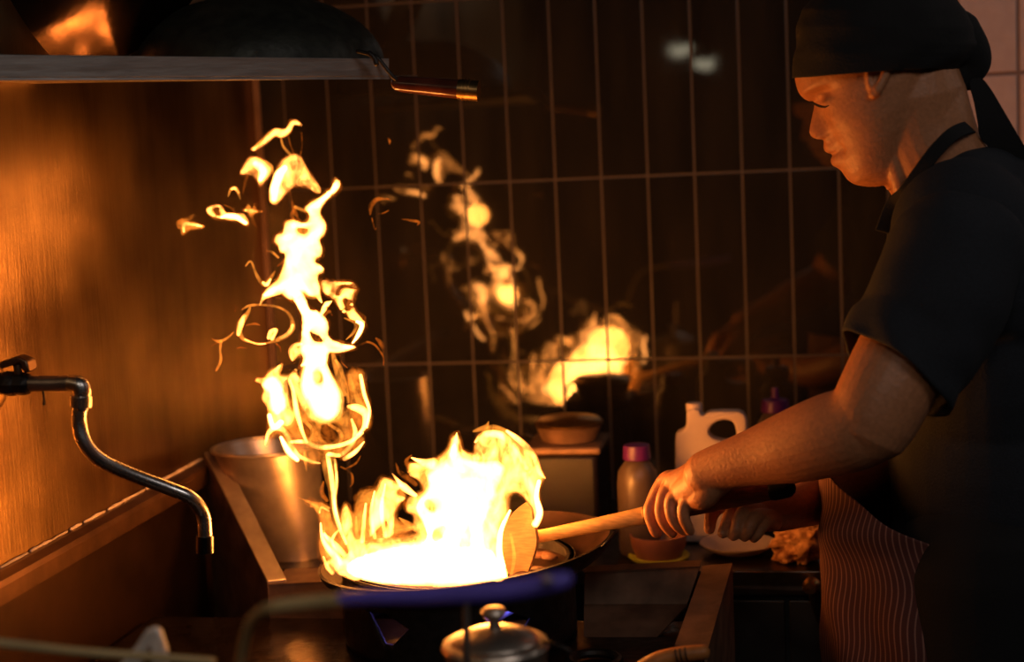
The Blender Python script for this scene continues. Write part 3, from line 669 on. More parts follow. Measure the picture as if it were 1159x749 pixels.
arm = [(364,318),(374,317),(386,318),(400,320),(404,327),(400,338),(401,349),(407,357),(413,365),(411,375),(405,383),(399,389),(402,380),(406,370),(403,364),(396,361),(393,356),(387,352),(381,343),(374,336),(366,331)]
inflate(mb, arm, [[(388,341),(392,338),(396,343),(396,350),(391,351)],[(380,333),(383,325),(391,322),(401,326),(391,325),(385,328),(383,334)]], 1.94, 9, 1, 1.5, 0.02, LN, seed=23)
fringe(mb, arm, 1.95, 7, LN, seed=9)
for k, (p, mi) in enumerate([([(366,347,1),(370,344,3.5),(375,341,.8)],1),([(364,355,2),(368,348,3.5),(373,343,1)],1),([(390,360,1),(402,366,2),(400,376,2),(392,384,.6)],2),([(404,364,2),(410,368,3),(405,380,2.4),(399,388,.8)],0),
  ([(278,301,.8),(284,296,1.4),(290,310,2),(298,321,3.5),(304,318,3),(311,307,1)],2),([(298,320,2),(302,322,2.5),(306,316,1)],1),([(302,284,.8),(308,285,1.8),(315,291,1.6)],2),([(314,301,.8),(318,298,2),(322,294,1.5)],3),
  ([(294,345,.8),(298,337,2.6),(306,331,5),(316,328,6)],1),([(356,322,4),(360,334,3.5),(364,342,1)],1),([(344,331,3),(352,336,3),(360,336,1)],2),
  ([(274,350,.9),(282,346,1.8),(296,345,1.6),(312,347,1.8),(324,352,1.8),(330,360,2.6),(331,370,3.6),(324,379,3.6),(315,384,3.2),(306,387,1.6),(296,389,1.2),(284,387,1.4),(275,383,3),(271,374,4),(273,364,4.6),(280,354,3),(283,348,1.4)],2),
  ([(270,378,2.6),(272,368,4),(277,358,3)],1),([(277,384,1.2),(290,389,1.2),(300,389,.8)],1),([(304,382,2.6),(307,375,3.4),(313,373,2),(308,383,2.8)],1),([(318,382,2.4),(327,376,3),(331,368,2.2)],1),([(279,368,1.2),(288,366,1.8),(294,368,.6)],3),
  ([(309,386,.6),(316,392,1.2),(318,398,.6)],3),([(264,376,1),(258,382,1.6),(250,386,2.2),(243,385,1.2),(240,383,.5)],2),([(250,386,2),(249,397,1.6),(250,407,2),(246,417,2),(244,420,.6)],2),([(236,394,.4),(243,389,1.2),(250,387,1.5)],3),
  ([(268,394,.5),(273,393,1),(279,394,.5)],3),([(266,346,.8),(268,349,2),(266,352,1)],3),
  ([(399,393,2),(408,390,1.6),(416,387,1.4),(424,390,1.4),(430,397,1.3),(434,405,1.2),(434,413,.6)],3),([(426,383,1.5),(431,388,3.4),(434,396,2),(433,402,.6)],3),([(385,402,1),(387,410,1),(393,416,.6)],3),
  ([(331,407,2),(329,398,3.5),(333,391,3),(341,389,2)],1),([(345,393,1.2),(356,397,2),(362,399,1)],2),([(376,357,.6),(372,352,2),(366,358,1.4)],3),([(320,412,.8),(317,420,1.6),(312,428,1.5)],2)]):
    stroke(mb, p, 1.95+0.02*math.sin(k*2.1), mi, seed=k+80, lean=LN)
flame_obj(mb, 'flame_column', 'tall twisting column of fire above the fireball with looped side tongues')
# -- separate licks near the top
def lick(name, label, polys, strokes=(), Y=1.95):
    mb = MB()
    for k, (p, h, th, mi) in enumerate(polys): inflate(mb, p, h, Y, th, mi, 1.4, 0.01, LN, seed=k+len(label), gsp=2.5, step=1.6)
    for k, (p, h, th, mi) in enumerate(polys): fringe(mb, p, Y+0.004, th*0.7, LN, seed=k, amt=1.6)
    for k, (p, mi) in enumerate(strokes): stroke(mb, p, Y, mi, seed=k+len(label), lean=LN)
    flame_obj(mb, name, label)
lick('flame_lick', 'arrow shaped flame lick, largest of those floating over the column',
  [([(332,173),(340,176),(346,188),(355,201),(363,216),(359,219),(352,215),(342,212),(333,212),(326,217),(320,224),(315,230),(310,232),(306,227),(305,216),(308,203),(313,191),(319,181),(326,176)], [], 12, 1)],
  [([(310,225,4),(311,212,6),(316,198,6),(322,190,4)],0),([(340,180,2),(350,200,3),(362,218,1)],2),([(318,155,1),(321,166,1.6),(330,177,2)],2),([(326,154,.8),(330,168,1.2),(333,176,1.5)],3),([(341,150,.4),(342,165,.7),(339,178,.8)],3),
   ([(328,216,1),(331,230,2),(334,240,3.2),(337,246,1)],3),([(334,234,2),(341,237,2.2),(347,240,1)],2),([(333,236,1),(330,244,3),(334,250,1)],3)])
lick('flame_lick', 'squarish white flame lick left of the arrow shaped one',
  [([(274,190),(278,183),(282,178),(288,176),(298,180),(306,187),(308,193),(305,200),(299,207),(294,211),(291,205),(287,200),(280,198),(272,197)], [], 9, 1)],
  [([(290,186,5),(298,194,6),(295,203,3)],0),([(280,199,1.8),(277,208,2.2),(275,219,.6)],3),([(301,182,.8),(308,188,1.2),(309,197,.7)],2)])
lick('flame_lick', 'topmost curved flame lick pointing right below the hanging pan handle',
  [([(284,168),(293,162),(301,153),(311,145),(323,145),(329,137),(335,135),(342,142),(333,142),(330,148),(324,154),(318,156),(311,155),(305,160),(297,166),(288,171)], [], 5, 1)],
  [([(284,169,1),(296,161,3),(306,152,3.6)],2)])
lick('flame_lick', 'flame lick like a bent wing, between the leftmost lick and the star shaped spark',
  [([(234,235),(244,231),(250,232),(254,239),(264,241),(274,241),(280,247),(282,254),(278,256),(270,251),(260,250),(250,248),(242,246),(235,241)], [[(241,238),(247,235),(249,243),(245,243)]], 6, 1)],
  [([(250,246,1),(258,244,3.4),(268,246,3.6),(278,252,2.4)],0),([(234,240,.8),(240,246,1.6),(250,250,1.2)],3),([(254,232,.6),(262,236,1),(266,241,.8)],3)])
lick('flame_lick', 'leftmost small flame lick, split at its tail',
  [([(200,254),(205,248),(212,247),(221,241),(217,247),(215,250),(222,251),(232,256),(226,259),(216,260),(210,264),(206,266),(204,260)], [], 4, 2)],
  [([(208,262,1),(209,254,3),(218,254,2.4),(228,256,1)],1),([(202,258,1),(200,252,1.5),(206,248,1.5)],3)])
lick('flame_lick', 'star shaped spark of fire just right of the bent wing lick',
  [([(273,238),(278,235),(281,230),(285,235),(288,230),(290,237),(298,239),(289,242),(284,246),(280,241)], [], 4, 2)], [([(278,238,1.5),(284,239,3),(290,239,1)],1),([(286,246,1),(287,252,2.4),(290,257,.6)],3)])
lick('flame_lick', 'little hooked flame lick under the squarish white one', [], [([(258,223,.6),(262,214,2.4),(268,214,2.8),(272,225,.8)],2),([(262,214,1),(266,213,1.8),(270,218,1)],1)])
lick('flame_spark', 'faint square ended ember of fire right of the column', [], [([(419,243,1),(420,234,3),(426,226,3),(436,225,1.4),(442,226,.5)],3),([(428,242,.5),(434,241,.9),(440,238,.5)],3),([(421,247,.6),(424,259,1),(426,258,.6)],3)])
lick('flame_spark', 'tiny red spark below the hanging pan handle', [], [([(439,156,.6),(441,159,1.8),(441,163,.6)],3)])
lick('flame_spark', 'tiny ember between the column and the wall reflection', [], [([(455,248,.5),(463,249,1.5),(474,251,1.8),(472,255,.5)],3)])

# ------------------------------------------------------------------ conical steel pot behind the guard
py_ = 2.235
pt = at(300, 503, py_); pb = at(332, 648, py_)
H = pt.z-ZC
Cp = empty('conical_pot', Vector((pt.x, py_, ZC)), 'tall tapering steel pot with rolled rim behind the slanted splash guard', 'pot')
rt = 63/ppm(py_); rb = 40/ppm(py_)
axp = (at(302, 503, py_)-at(334, 650, py_)).normalized()
base = Vector((at(335, 640, py_).x, py_, ZC+0.001)); HH = (pt.z-ZC)
mbp = MB().lathe([(rb, 0), (rb+(rt-rb)*0.5, HH*0.5), (rt, HH-0.004), (rt-0.002, HH-0.004), (rb+(rt-rb)*0.5-0.002, HH*0.5), (rb-0.002, 0.003), (0, 0.003), (0, 0)], (0, 0, 0), seg=64)
sh = Matrix.Identity(3); sx = (pt.x-base.x)/HH
for i, v in enumerate(mbp.v):
    mbp.v[i] = (v[0]+base.x+sx*v[2]*1.0, v[1]+base.y, v[2]+base.z)
build(mbp, 'body', STEEL, Cp)
mb = MB(); c = Vector((base.x+sx*HH, base.y, base.z+HH))
mb.lathe([(rt+0.004*math.cos(a), 0.003*math.sin(a)-0.004) for a in [i*math.pi/4 for i in range(8)]], c, seg=64, closed=True); build(mb, 'rim', STEEL, Cp)

# ------------------------------------------------------------------ stack of pots on the worktop right of the flames
p0 = at(640, 585, 2.36); cx = at(640, 500, 2.36).x
Q = empty('square_canister', Vector((cx, 2.38, ZC)), 'dark square canister with a flat steel lid behind the spatula', 'canister')
w = 0.06; ztop = at(640, 506, 2.32).z
build(MB().box((cx-w+0.006, 2.32, ZC+0.001), (cx+w-0.006, 2.44, ztop-0.012)), 'body', mat('dark_can', (0.010, 0.005, 0.004), 0.5, 0.2), Q, bevel=0.008)
build(MB().box((cx-w, 2.314, ztop-0.012), (cx+w, 2.446, ztop)), 'lid', STEELD, Q, bevel=0.004)
Q2 = empty('steel_tray', Vector((cx, 2.38, ztop)), 'small lidded steel tray resting on the square canister', 'tray')
z2 = at(640, 478, 2.36).z
build(MB().lathe([(0.044, 0.001), (0.052, z2-ztop-0.008), (0.054, z2-ztop-0.006), (0.05, z2-ztop-0.006), (0.042, 0.003), (0, 0.003), (0, 0.001)], (cx+0.004, 2.38, ztop)), 'body', STEELD, Q2)
build(MB().lathe([(0.054, z2-ztop-0.005), (0.055, z2-ztop-0.002), (0.048, z2-ztop+0.004), (0.0, z2-ztop+0.006), (0, z2-ztop-0.005)], (cx+0.004, 2.38, ztop)), 'lid', BRASS, Q2)
build(MB().tube([(cx-0.048, 2.33, ztop+0.016), (cx-0.056, 2.33, ztop+0.02), (cx-0.068, 2.34, ztop+0.01), (cx-0.07, 2.35, ztop-0.002)], [0.003]*4, 8), 'handle', IRON, Q2)

# ------------------------------------------------------------------ bottles, jug, bowl, rag
def bottle(px, pytop, r, Yb, label, tip=1, name='squeeze_bottle'):
    b = at(px, pytop, Yb); h = b.z-ZC
    t = empty(name, Vector((b.x, Yb, ZC)), label, 'bottle', 'purple capped bottles')
    k = h
    build(MB().lathe([(0, 0.001), (r*0.9, 0.001), (r, 0.008), (r, k*0.62), (r*0.93, k*0.72), (r*0.62, k*0.80), (r*0.45, k*0.825), (0, k*0.83)], (b.x, Yb, ZC), seg=40), 'body', CLEARP, t)
    build(MB().lathe([(r*0.66, 0), (r*0.68, k*0.015), (r*0.62, k*0.12 if not tip else k*0.085), (r*0.2, k*0.13 if not tip else k*0.1), (r*0.16, k*0.13 if not tip else k*0.17), (0, k*0.131 if not tip else k*0.175)], (b.x, Yb, ZC+k*0.825), seg=32), 'cap', PURPLE, t)
bottle(720, 496, 24/ppm(2.24), 2.24, 'cloudy squeeze bottle with purple cap between the canister and the cook hand', 0)
bottle(877, 438, 24/ppm(2.42), 2.42, 'purple capped bottle mostly hidden behind the cook forearm')
# jug
J = at(803, 560, 2.3); jy = 2.30
Jg = empty('plastic_jug', Vector((J.x, jy, ZC)), 'white plastic jug with moulded handle behind the cook wrist', 'jug')
mb = MB(); th = 0.045
outl = [(764,620),(764,500),(768,490),(776,484),(777,466),(780,463),(790,463),(793,466),(793,473),(800,468),(806,466),(836,466),(843,472),(846,490),(846,620)]
hol = [(801,490),(811,477),(829,477),(833,489),(833,497),(826,500),(806,496)]
def plate_with_hole(mb, outl, holes, Y, th):
    pts = []; edges = []
    for lp in [outl]+holes:
        o = len(pts); pts += [Vector(p) for p in lp]; edges += [(o+i, o+(i+1) % len(lp)) for i in range(len(lp))]
    V, E_, F_, *_r = delaunay_2d_cdt(pts, edges, [], 1, 1e-5)
    def ins(x, y, P):
        c_ = False
        for i in range(len(P)):
            (x0, y0), (x1, y1) = P[i-1], P[i]
            if (y0 > y) != (y1 > y) and x < (x1-x0)*(y-y0)/(y1-y0)+x0: c_ = not c_
        return c_
    F_ = [f for f in F_ if not any(ins(sum(V[i][0] for i in f)/len(f), sum(V[i][1] for i in f)/len(f), h) for h in holes) and ins(sum(V[i][0] for i in f)/len(f), sum(V[i][1] for i in f)/len(f), outl)]
    fr = [at(v[0], v[1], Y) for v in V]; bk = [p+Vector((0, th, 0)) for p in fr]; n = len(V)
    from collections import Counter
    ec = Counter()
    for f in F_:
        for i in range(len(f)): ec[tuple(sorted((f[i], f[(i+1) % len(f)])))] += 1
    side = [(a, b, b+n, a+n) for (a, b), c_ in ec.items() if c_ == 1]
    mb.add(fr+bk, [tuple(f) for f in F_]+[tuple(i+n for i in f)[::-1] for f in F_]+side)
O2 = []
for i in range(len(outl)): O2.append(outl[i])
zbm = at(764, 607, jy)
outl = [(x, y if y < 600 else 607) for x, y in outl]
plate_with_hole(mb, [tuple(p) for p in cr(outl, 3)], [[tuple(p) for p in cr_closed(hol, 4)]], jy, 0.03)
zmin = min(v[2] for v in mb.v)
mb.v = [(x, y, z if z > zmin+0.004 else ZC+0.002) for x, y, z in mb.v]
build(mb, 'body', HDPE, Jg, bevel=0.006, remesh=0.003, smit=6)
mb = MB(); c = at(785, 462, jy); mb.lathe([(0.0, -0.006), (0.012, -0.006), (0.0125, 0.004), (0.011, 0.006), (0, 0.006)], (c.x, jy+0.015, c.z)); build(mb, 'cap', HDPE, Jg)
# bowl
by = 2.21; b0 = at(745, 604, by); rr_ = 33/ppm(by)
Bw = empty('plastic_bowl', Vector((b0.x, by, ZC)), 'round brown bowl with a yellow base ring on the worktop under the hand', 'bowl')
hh = b0.z-ZC
build(MB().lathe([(0, 0.004), (rr_*0.78, 0.004), (rr_*0.95, hh*0.6), (rr_, hh), (rr_-0.003, hh), (rr_*0.88, hh*0.55), (rr_*0.7, 0.008), (0, 0.008)], (b0.x, by, ZC)), 'body', BROWNB, Bw)
build(MB().lathe([(rr_*0.7, 0.001), (rr_*1.03, 0.003), (rr_*1.08, 0.007), (rr_*1.03, 0.009), (rr_*0.7, 0.005)], (b0.x, by, ZC), closed=True), 'base_ring', YELLOW, Bw)
# small dish to the right of the bowl, under the hands
ds = at(835, 612, 2.25)
o = build(MB().lathe([(0, 0.002), (0.035, 0.002), (0.055, 0.014), (0.056, 0.016), (0.05, 0.014), (0.03, 0.005), (0, 0.005)], (ds.x, 2.25, ZC)), 'shallow_dish', HDPE, loc=(ds.x, 2.25, ZC)); tag(o, 'shallow pale dish on the worktop just behind both hands', 'dish')
# rag
rc = at(912, 618, 2.2)
mb = MB(); nseg = 56; v = []; f = []
for i in range(nseg//2+1):
    ph = math.pi*i/(nseg//2)
    for j in range(nseg):
        t_ = 2*math.pi*j/nseg; d = Vector((math.sin(ph)*math.cos(t_), math.sin(ph)*math.sin(t_), math.cos(ph)))
        n1 = noise.noise(d*1.7+Vector((3, 1, 2))); n2 = abs(noise.noise(d*4.2+Vector((9, 1, 4)))); n3 = abs(noise.noise(d*9+Vector((1, 7, 4))))
        r = 1+0.35*n1-0.55*n2-0.25*n3
        q = Vector((d.x*0.048*r, d.y*0.04*r, d.z*0.044*r))
        q.x += q.z*0.35
        v.append(Vector((rc.x, 2.2, ZC+0.034))+Vector((q.x, q.y, max(q.z, -0.032))))
for i in range(nseg//2):
    for j in range(nseg): f.append((i*nseg+j, (i+1)*nseg+j, (i+1)*nseg+(j+1) % nseg, i*nseg+(j+1) % nseg))
mb.add(v, f); o = build(mb, 'crumpled_rag', RAG, loc=(rc.x, 2.2, ZC), angle=None); tag(o, 'crumpled stained cloth rag on the worktop beside the apron', 'rag')

# ------------------------------------------------------------------ faucet on the left wall
fy = atX(0, 435, XL).y
P0 = atX(-14, 434, XL)
Fa = empty('wall_faucet', P0, 'wall mounted swan neck faucet reaching over from the left wall', 'faucet')
build(MB().lathe([(0.0, 0.001), (0.031, 0.001), (0.031, 0.005), (0.024, 0.012), (0.014, 0.016), (0, 0.016)], (XL, P0.y, P0.z-0.004), (1, 0, 0)), 'wall_plate', BRASS, Fa)
def fp(px, py, Y): return at(px, py, Y)
Yf0 = P0.y
mb = MB(); mb.tube([Vector((XL+0.012, Yf0, P0.z)), fp(8, 434, Yf0), fp(22, 434, Yf0)], [0.013, 0.0125, 0.012], 20)
mb.tube([fp(9, 434, Yf0), fp(14, 434, Yf0)], [0.0145, 0.0145], 8); mb.tube([fp(20, 434, Yf0), fp(27, 434, Yf0)], [0.0135, 0.0135], 8)
build(mb, 'valve_body', IRON, Fa)
mb = MB(); mb.tube([fp(22, 430, Yf0), fp(21, 412, Yf0)], [0.0055, 0.006], 12)
mb.slab([fp(-2, 410, Yf0-0.012), fp(18, 403, Yf0-0.012), fp(30, 408, Yf0-0.012), fp(33, 420, Yf0-0.012), fp(27, 423, Yf0-0.012), fp(22, 411, Yf0-0.012), fp(0, 418, Yf0-0.012)], (0, 0.022, 0))
build(mb, 'lever', mat('tarnished_metal', (0.22, 0.13, 0.08), 0.4, 1.0), Fa, bevel=0.002)
mb = MB(); pxtube(mb, [(26, 434, Yf0, 10.2), (60, 434, Yf0, 9.8), (80, 433, Yf0, 9.8)], 20); build(mb, 'pipe', mat('grey_pipe', (0.3, 0.27, 0.24), 0.35, 0.9), Fa)
mb = MB(); pxtube(mb, [(78, 433, Yf0, 10), (89, 435, Yf0, 11.2), (93, 443, Yf0, 11), (92, 452, Yf0, 11)], 20, caps=False); build(mb, 'elbow', CHROME, Fa)
mb = MB(); pxtube(mb, [(92, 448, Yf0, 13.6), (92, 460, Yf0, 13.6)], 20, 2, caps=False); pxtube(mb, [(92, 459, Yf0, 11), (92, 464, Yf0, 9)], 20, 2, caps=False); build(mb, 'collar_nut', CHROME, Fa, angle=50)
mb = MB(); pxtube(mb, [(91, 458, Yf0, 9.0), (90, 480, Yf0, 9.2), (97, 503, Yf0, 9.2), (115, 521, Yf0+.01, 9.0), (150, 537, Yf0+.03, 8.6), (190, 552, Yf0+.05, 8.6), (215, 563, Yf0+.06, 8.6), (229, 580, Yf0+.07, 8.6), (232, 600, Yf0+.07, 8.6), (232, 612, Yf0+.07, 8.6)], 20); build(mb, 'spout', CHROME, Fa)
mb = MB(); pxtube(mb, [(232, 606, Yf0+.07, 10.8), (232, 625, Yf0+.07, 10.8)], 20, 2, caps=False); build(mb, 'nozzle', mat('dark_chrome', (0.2, 0.18, 0.16), 0.2, 1.0), Fa)
mb = MB(); pxtube(mb, [(49, 443, Yf0-.004, 1.4), (50, 452, Yf0-.004, 1.2), (50, 457, Yf0-.004, 2)], 8); build(mb, 'drip', IRON, Fa)

# ------------------------------------------------------------------ shelf top left with upturned wok
SYF = 1.93
s0 = at(-30, 61, 1.76); s1 = at(438, 67, 1.93)
zs = (at(200, 64, 1.85).z)
Sh = empty('wall_shelf', Vector((XL, 2.1, zs)), 'long steel shelf with folded lip across the top left', 'shelf')
Lt0 = at(-60, 61, 1.62); Lt1 = at(440, 66, 1.98); Lb0 = at(-60, 88, 1.62); Lb1 = at(440, 87, 1.98)
b0_, b1_ = at(-60, 102, 1.64), at(440, 87, 2.0)
mb = MB().slab([Lt0, Lt1, Lb1, Lb0], (0.0, 0.003, 0)); build(mb, 'front_lip', SHELFM, Sh, smooth=False, bevel=0.0008)
dz = Vector((0, 0, 0))
yb0, yb1 = 1.79, 2.14
bk0 = Vector((Lb0.x, yb0, Lb0.z+(Lb0.z-CAMZ)/Lb0.y*(yb0-Lb0.y)*0.2)); bk1 = Vector((Lb1.x, yb1, Lb1.z+(Lb1.z-CAMZ)/Lb1.y*(yb1-Lb1.y)*1.0))
mb = MB().slab([Lb0, Lb1, bk1, bk0], (0, 0, -0.003)); build(mb, 'shelf_board', SHELFM, Sh, smooth=False)

zsf = Lb1.z+0.004
# upturned wok on the shelf
uc = at(292, 76, 2.1); UR = 148/ppm(2.1)
Uw = empty('upturned_wok', Vector((uc.x, 2.1, zsf)), 'black wok lying upside down on the steel shelf', 'wok')
rimz = uc.z-0.004
pr = [(UR*math.sin(i/16*math.pi/2), 0.105*math.cos(i/16*math.pi/2)) for i in range(17)]
pr2 = [(max(r-0.003, 0), max(h-0.003, 0)) for r, h in pr[::-1]]
SOOT = mat('sooty_iron', (0.03, 0.032, 0.024), 0.5, 0.35, 45, 0.6, 1.0, rvar=0.2)
build(MB().lathe(pr+pr2, Vector((uc.x, 2.1, rimz)), seg=72), 'wok_bowl', SOOT, Uw)
yw = 1.95
mb = MB()
for dy in (-0.014, 0.014): pxtube(mb, [(405, 58, yw+dy, 2.4), (425, 64, yw+dy, 2.4), (436, 76, yw+dy*.8, 2.4), (446, 88, yw+dy*.6, 2.4), (456, 96, yw, 2.4)], 10)
pxtube(mb, [(418, 60, yw-.02, 3), (424, 66, yw-.02, 3), (426, 72, yw-.02, 3)], 10)
build(mb, 'wire_bracket', IRON, Uw)
mb = MB(); pxtube(mb, [(449, 94, yw, 7), (454, 95, yw, 9), (490, 98, yw, 10.5), (520, 101, yw, 11.2)], 20); LACQ = mat('lacquered_wood', (0.10, 0.025, 0.012), 0.22, 0, 40, 0.4, 0.05, coat=0.6); h_ = build(mb, 'handle', LACQ, Uw)
mb = MB(); pxtube(mb, [(519, 101, yw, 11.6), (542, 103, yw, 11.8)], 20, 3, caps=False)
for x in (523, 527, 531): pxtube(mb, [(x, 101.5, yw, 12.6), (x+1.6, 101.6, yw, 12.6)], 20, 2, caps=False)
build(mb, 'ferrule', BRASS, Uw)
# second pan at the far left of the shelf: shiny inside leaning towards the fire
lc = at(30, 0, 2.25)
Ln = empty('hanging_pan', Vector((lc.x, lc.y, zsf)), 'shiny rounded steel pan hanging on the wall at the top left corner, mirroring the fire', 'pan')

PANM = mat('polished_pan', (0.20, 0.12, 0.08), 0.2, 1.0, 22, 0.3, 0.5, stretch=(1, 1, 0.4), rvar=0.06)
pc = Vector((XL+0.09, 1.865, 1.762)); PR = 0.22
nrm_ = Vector((0.85, -0.33, -0.38)).normalized()
prb = [(PR*i/14, 0.045*(1-(i/14)**2)) for i in range(15)]
prb2 = [(max(r-0.003, 0), max(h-0.003, -0.001)) for r, h in prb[::-1]]
build(MB().lathe(prb+prb2, pc, nrm_, 72), 'pan_bowl', PANM, Ln)

# ------------------------------------------------------------------ foreground, out of focus
FY = 1.05
mb = MB()
Lk = empty('skimmer_ladle', at(520, 668, FY), 'out of focus ladle rod with a blue plastic grip, crossing low before the wok', 'ladle')
pxtube(mb, [(270, 770, FY+.06, 6), (276, 728, FY+.04, 6), (286, 700, FY+.02, 6.5), (308, 687, FY, 7.5), (345, 682, FY, 8), (392, 678, FY, 8.5)], 16); build(mb, 'rod', BEIGE, Lk)
mb = MB(); pxtube(mb, [(386, 678, FY, 8.5), (430, 675, FY, 10), (500, 673, FY, 12), (580, 667, FY, 13), (630, 658, FY, 11.5), (640, 655, FY, 9)], 18); build(mb, 'grip', BLUEP, Lk)
mb = MB(); q = at(619, 657, FY-.012); mb.ell(q, (0.004, 0.003, 0.004), seg=14); build(mb, 'hanging_hole_rim', STEEL, Lk)
# small lidded pot
KY = 1.42
kc = at(561, 735, KY); kr = 62/ppm(KY)
Kp = empty('lidded_pot', Vector((kc.x, KY, 0.8)), 'small aluminium pot with knobbed lid in front of the burner ring', 'pot')
KZ = kc.z
build(MB().lathe([(0, -0.09), (kr*0.94, -0.09), (kr*0.97, -0.01), (kr*1.0, -0.004), (kr*1.02, 0.0), (kr*0.97, 0.0), (0, 0)], kc), 'body', STEEL, Kp)
# lid seen almost edge on, domed
build(MB().lathe([(0, 0.0005), (kr*1.03, 0.0005), (kr*1.05, 0.004), (kr*1.0, 0.008), (kr*0.85, 0.009), (kr*0.8, 0.013), (kr*0.5, 0.019), (kr*0.18, 0.022), (0, 0.022)], kc), 'lid', STEEL, Kp)
build(MB().lathe([(0, 0.022), (kr*0.12, 0.022), (kr*0.10, 0.028), (kr*0.2, 0.033), (kr*0.25, 0.037), (kr*0.2, 0.041), (0, 0.042)], kc), 'knob', STEEL, Kp)
mb = MB(); pxtube(mb, [(615, 726, KY-.01, 2), (632, 730, KY-.02, 2.2), (648, 740, KY-.02, 2.2), (660, 760, KY-.01, 2.2)], 10); build(mb, 'wire_handle', IRON, Kp)
mb = MB(); pxtube(mb, [(528, 678, 1.30, 4.6), (528, 700, 1.30, 4.6), (528, 745, 1.30, 4.8), (528, 790, 1.31, 4.8)], 12); o = build(mb, 'spoon_handle', STEEL, loc=at(528, 780, 1.30)); tag(o, 'upright steel spoon handle just left of the pot lid knob', 'spoon')
# stand surface for foreground things
# cylindrical iron trivet rim below the pot on the stove top
# bright folded metal tongs end, lower left
TY = 1.2
Tg = empty('bent_tongs', at(170, 715, TY), 'shiny bent end of steel tongs poking up at the bottom left', 'tongs')
mb = MB()
mb.slab([at(128, 760, TY), at(150, 735, TY), at(165, 713, TY), at(176, 709, TY), at(180, 716, TY), at(168, 733, TY), at(156, 760, TY)], (0, 0.005, 0))
build(mb, 'arm', mat('bright_metal', (0.85, 0.82, 0.76), 0.4, 0.2, 80, 0.3, 0.3), Tg, bevel=0.002)
mb = MB(); mb.slab([at(174, 709, TY), at(181, 714, TY), at(188, 736, TY), at(190, 762, TY), at(172, 762, TY), at(170, 735, TY), at(166, 722, TY)], (0, 0.006, 0))
build(mb, 'arm', MATS['bright_metal'], Tg, bevel=0.002)
mb = MB(); pxtube(mb, [(-20, 725, 1.1, 6), (40, 732, 1.12, 6), (100, 738, 1.15, 5.5), (240, 748, 1.2, 5)], 12); o = build(mb, 'steel_rod', BEIGE, loc=at(40, 732, 1.12)); tag(o, 'blurred thin metal rod along the bottom left corner', 'rod')
# wooden board end with dark marks, bottom right
BY = 1.62
Wb = empty('bamboo_basket', at(770, 745, BY), 'curved bamboo basket rim with dark binding at the bottom of the trough', 'basket')
mb = MB(); pts = [(728, 756, BY, 10), (745, 747, BY, 10), (768, 741, BY, 9.5), (795, 738, BY, 9)]
pxtube(mb, pts, 16); build(mb, 'rim', mat('bamboo', lin((190, 120, 60)), 0.5, 0, 60, 0.35, 0.3), Wb)
mb = MB(); 
for x, y in ((764, 742), (769, 741), (775, 740.5)): pxtube(mb, [(x, y-7, BY-.009, 1.0), (x+1, y, BY-.0115, 1.0), (x+3, y+7, BY-.009, 1.0)], 8)
build(mb, 'binding', RUBBER, Wb)
# dark wok ring lying right of the burner
rc2 = at(672, 745, 1.8)
o = build(MB().lathe([(0.03+0.006*math.cos(a), 0.006*math.sin(a)+0.007) for a in [i*math.pi/4 for i in range(8)]], (rc2.x+0.0, 1.8, zt), closed=True), 'iron_ring', IRON, loc=(rc2.x, 1.8, zt)); tag(o, 'small black iron ring lying right of the burner ring', 'ring')

# ------------------------------------------------------------------ the cook
Pn = empty('person', at(1080, 749, 1.97)+Vector((0, 0, -0.5)), 'cook in black bandana, dark t-shirt and pinstriped apron leaning over the wok', 'person')
HY = 1.90       # depth of the head
hp = ppm(HY)
chin = np.array([965, 207.5]); upv = np.array([-.485, -.874]); upv /= np.linalg.norm(upv); fwv = np.array([-upv[1]*-1, -upv[0]*-1]); fwv = np.array([upv[1], -upv[0]])
# up = towards the crown, forward = where the face points (left and down in the picture plane)
profpx = [(1000,209.5),(992,211.6),(981,211.3),(972,210),(965,207.5),(959,203),(955.5,198),(952,192.5),(948,189.5),(943.5,187.3),(941.2,184),(940.8,179.5),(942.5,176.5),(947.3,173.8),(946.8,171.8),(942,173.4),(937.5,173),(934,170),(932.6,166),(933.2,161),(932.6,156.5),(928.5,156.5),(923,156),(919,153.2),(917.2,149),(917.4,144),(919.2,134),(920.8,125),(921.8,117),(921,113.6),(917,115),(911.5,112.5),(908,109),(904.5,104.5),(902.3,99.5),(900.6,93),(899.5,87),(898.8,78),(900,66),(903,52),(910,34),(922,14),(942,-6),(965,-19)]
UV = []
for p in profpx:
    d = np.array(p)-chin; UV.append((float(d@upv), float(d@fwv)))
vv_ = np.array([q[0] for q in UV]); uu_ = np.array([q[1] for q in UV])
# the forward profile as a monotone function of height (tiny overhangs are cut)
keep = [0]
for i in range(1, len(vv_)):
    if vv_[i] > vv_[keep[-1]]+0.25: keep.append(i)
VV = vv_[keep]; UU = uu_[keep]
def prof_u(v): return float(np.interp(v, VV, UU))
def base_u(v): return float(np.interp(v, [-34, -20, -8, 0, 12, 30, 50, 75, 100, 118, 140, 165, 190, 215], [-38, -22, -10, -3, 1, -2, -4, -7, -9, -3, -4, -18, -40, -80]))
def back_u(v): return float(np.interp(v, [-30, 0, 25, 50, 80, 110, 140, 170, 200, 215], [-62, -78, -100, -128, -158, -176, -184, -178, -150, -110]))
def half_w(v): return float(np.interp(v, [-30, -15, 0, 12, 30, 50, 75, 95, 120, 150, 175, 200, 215], [12, 26, 37, 44, 54, 61, 66, 68, 70, 62, 50, 38, 14]))
chinW = at(965, 207.5, HY)
exW = RIGHT; # picture plane axes at the head: forward/up vectors in the plane facing the camera-side
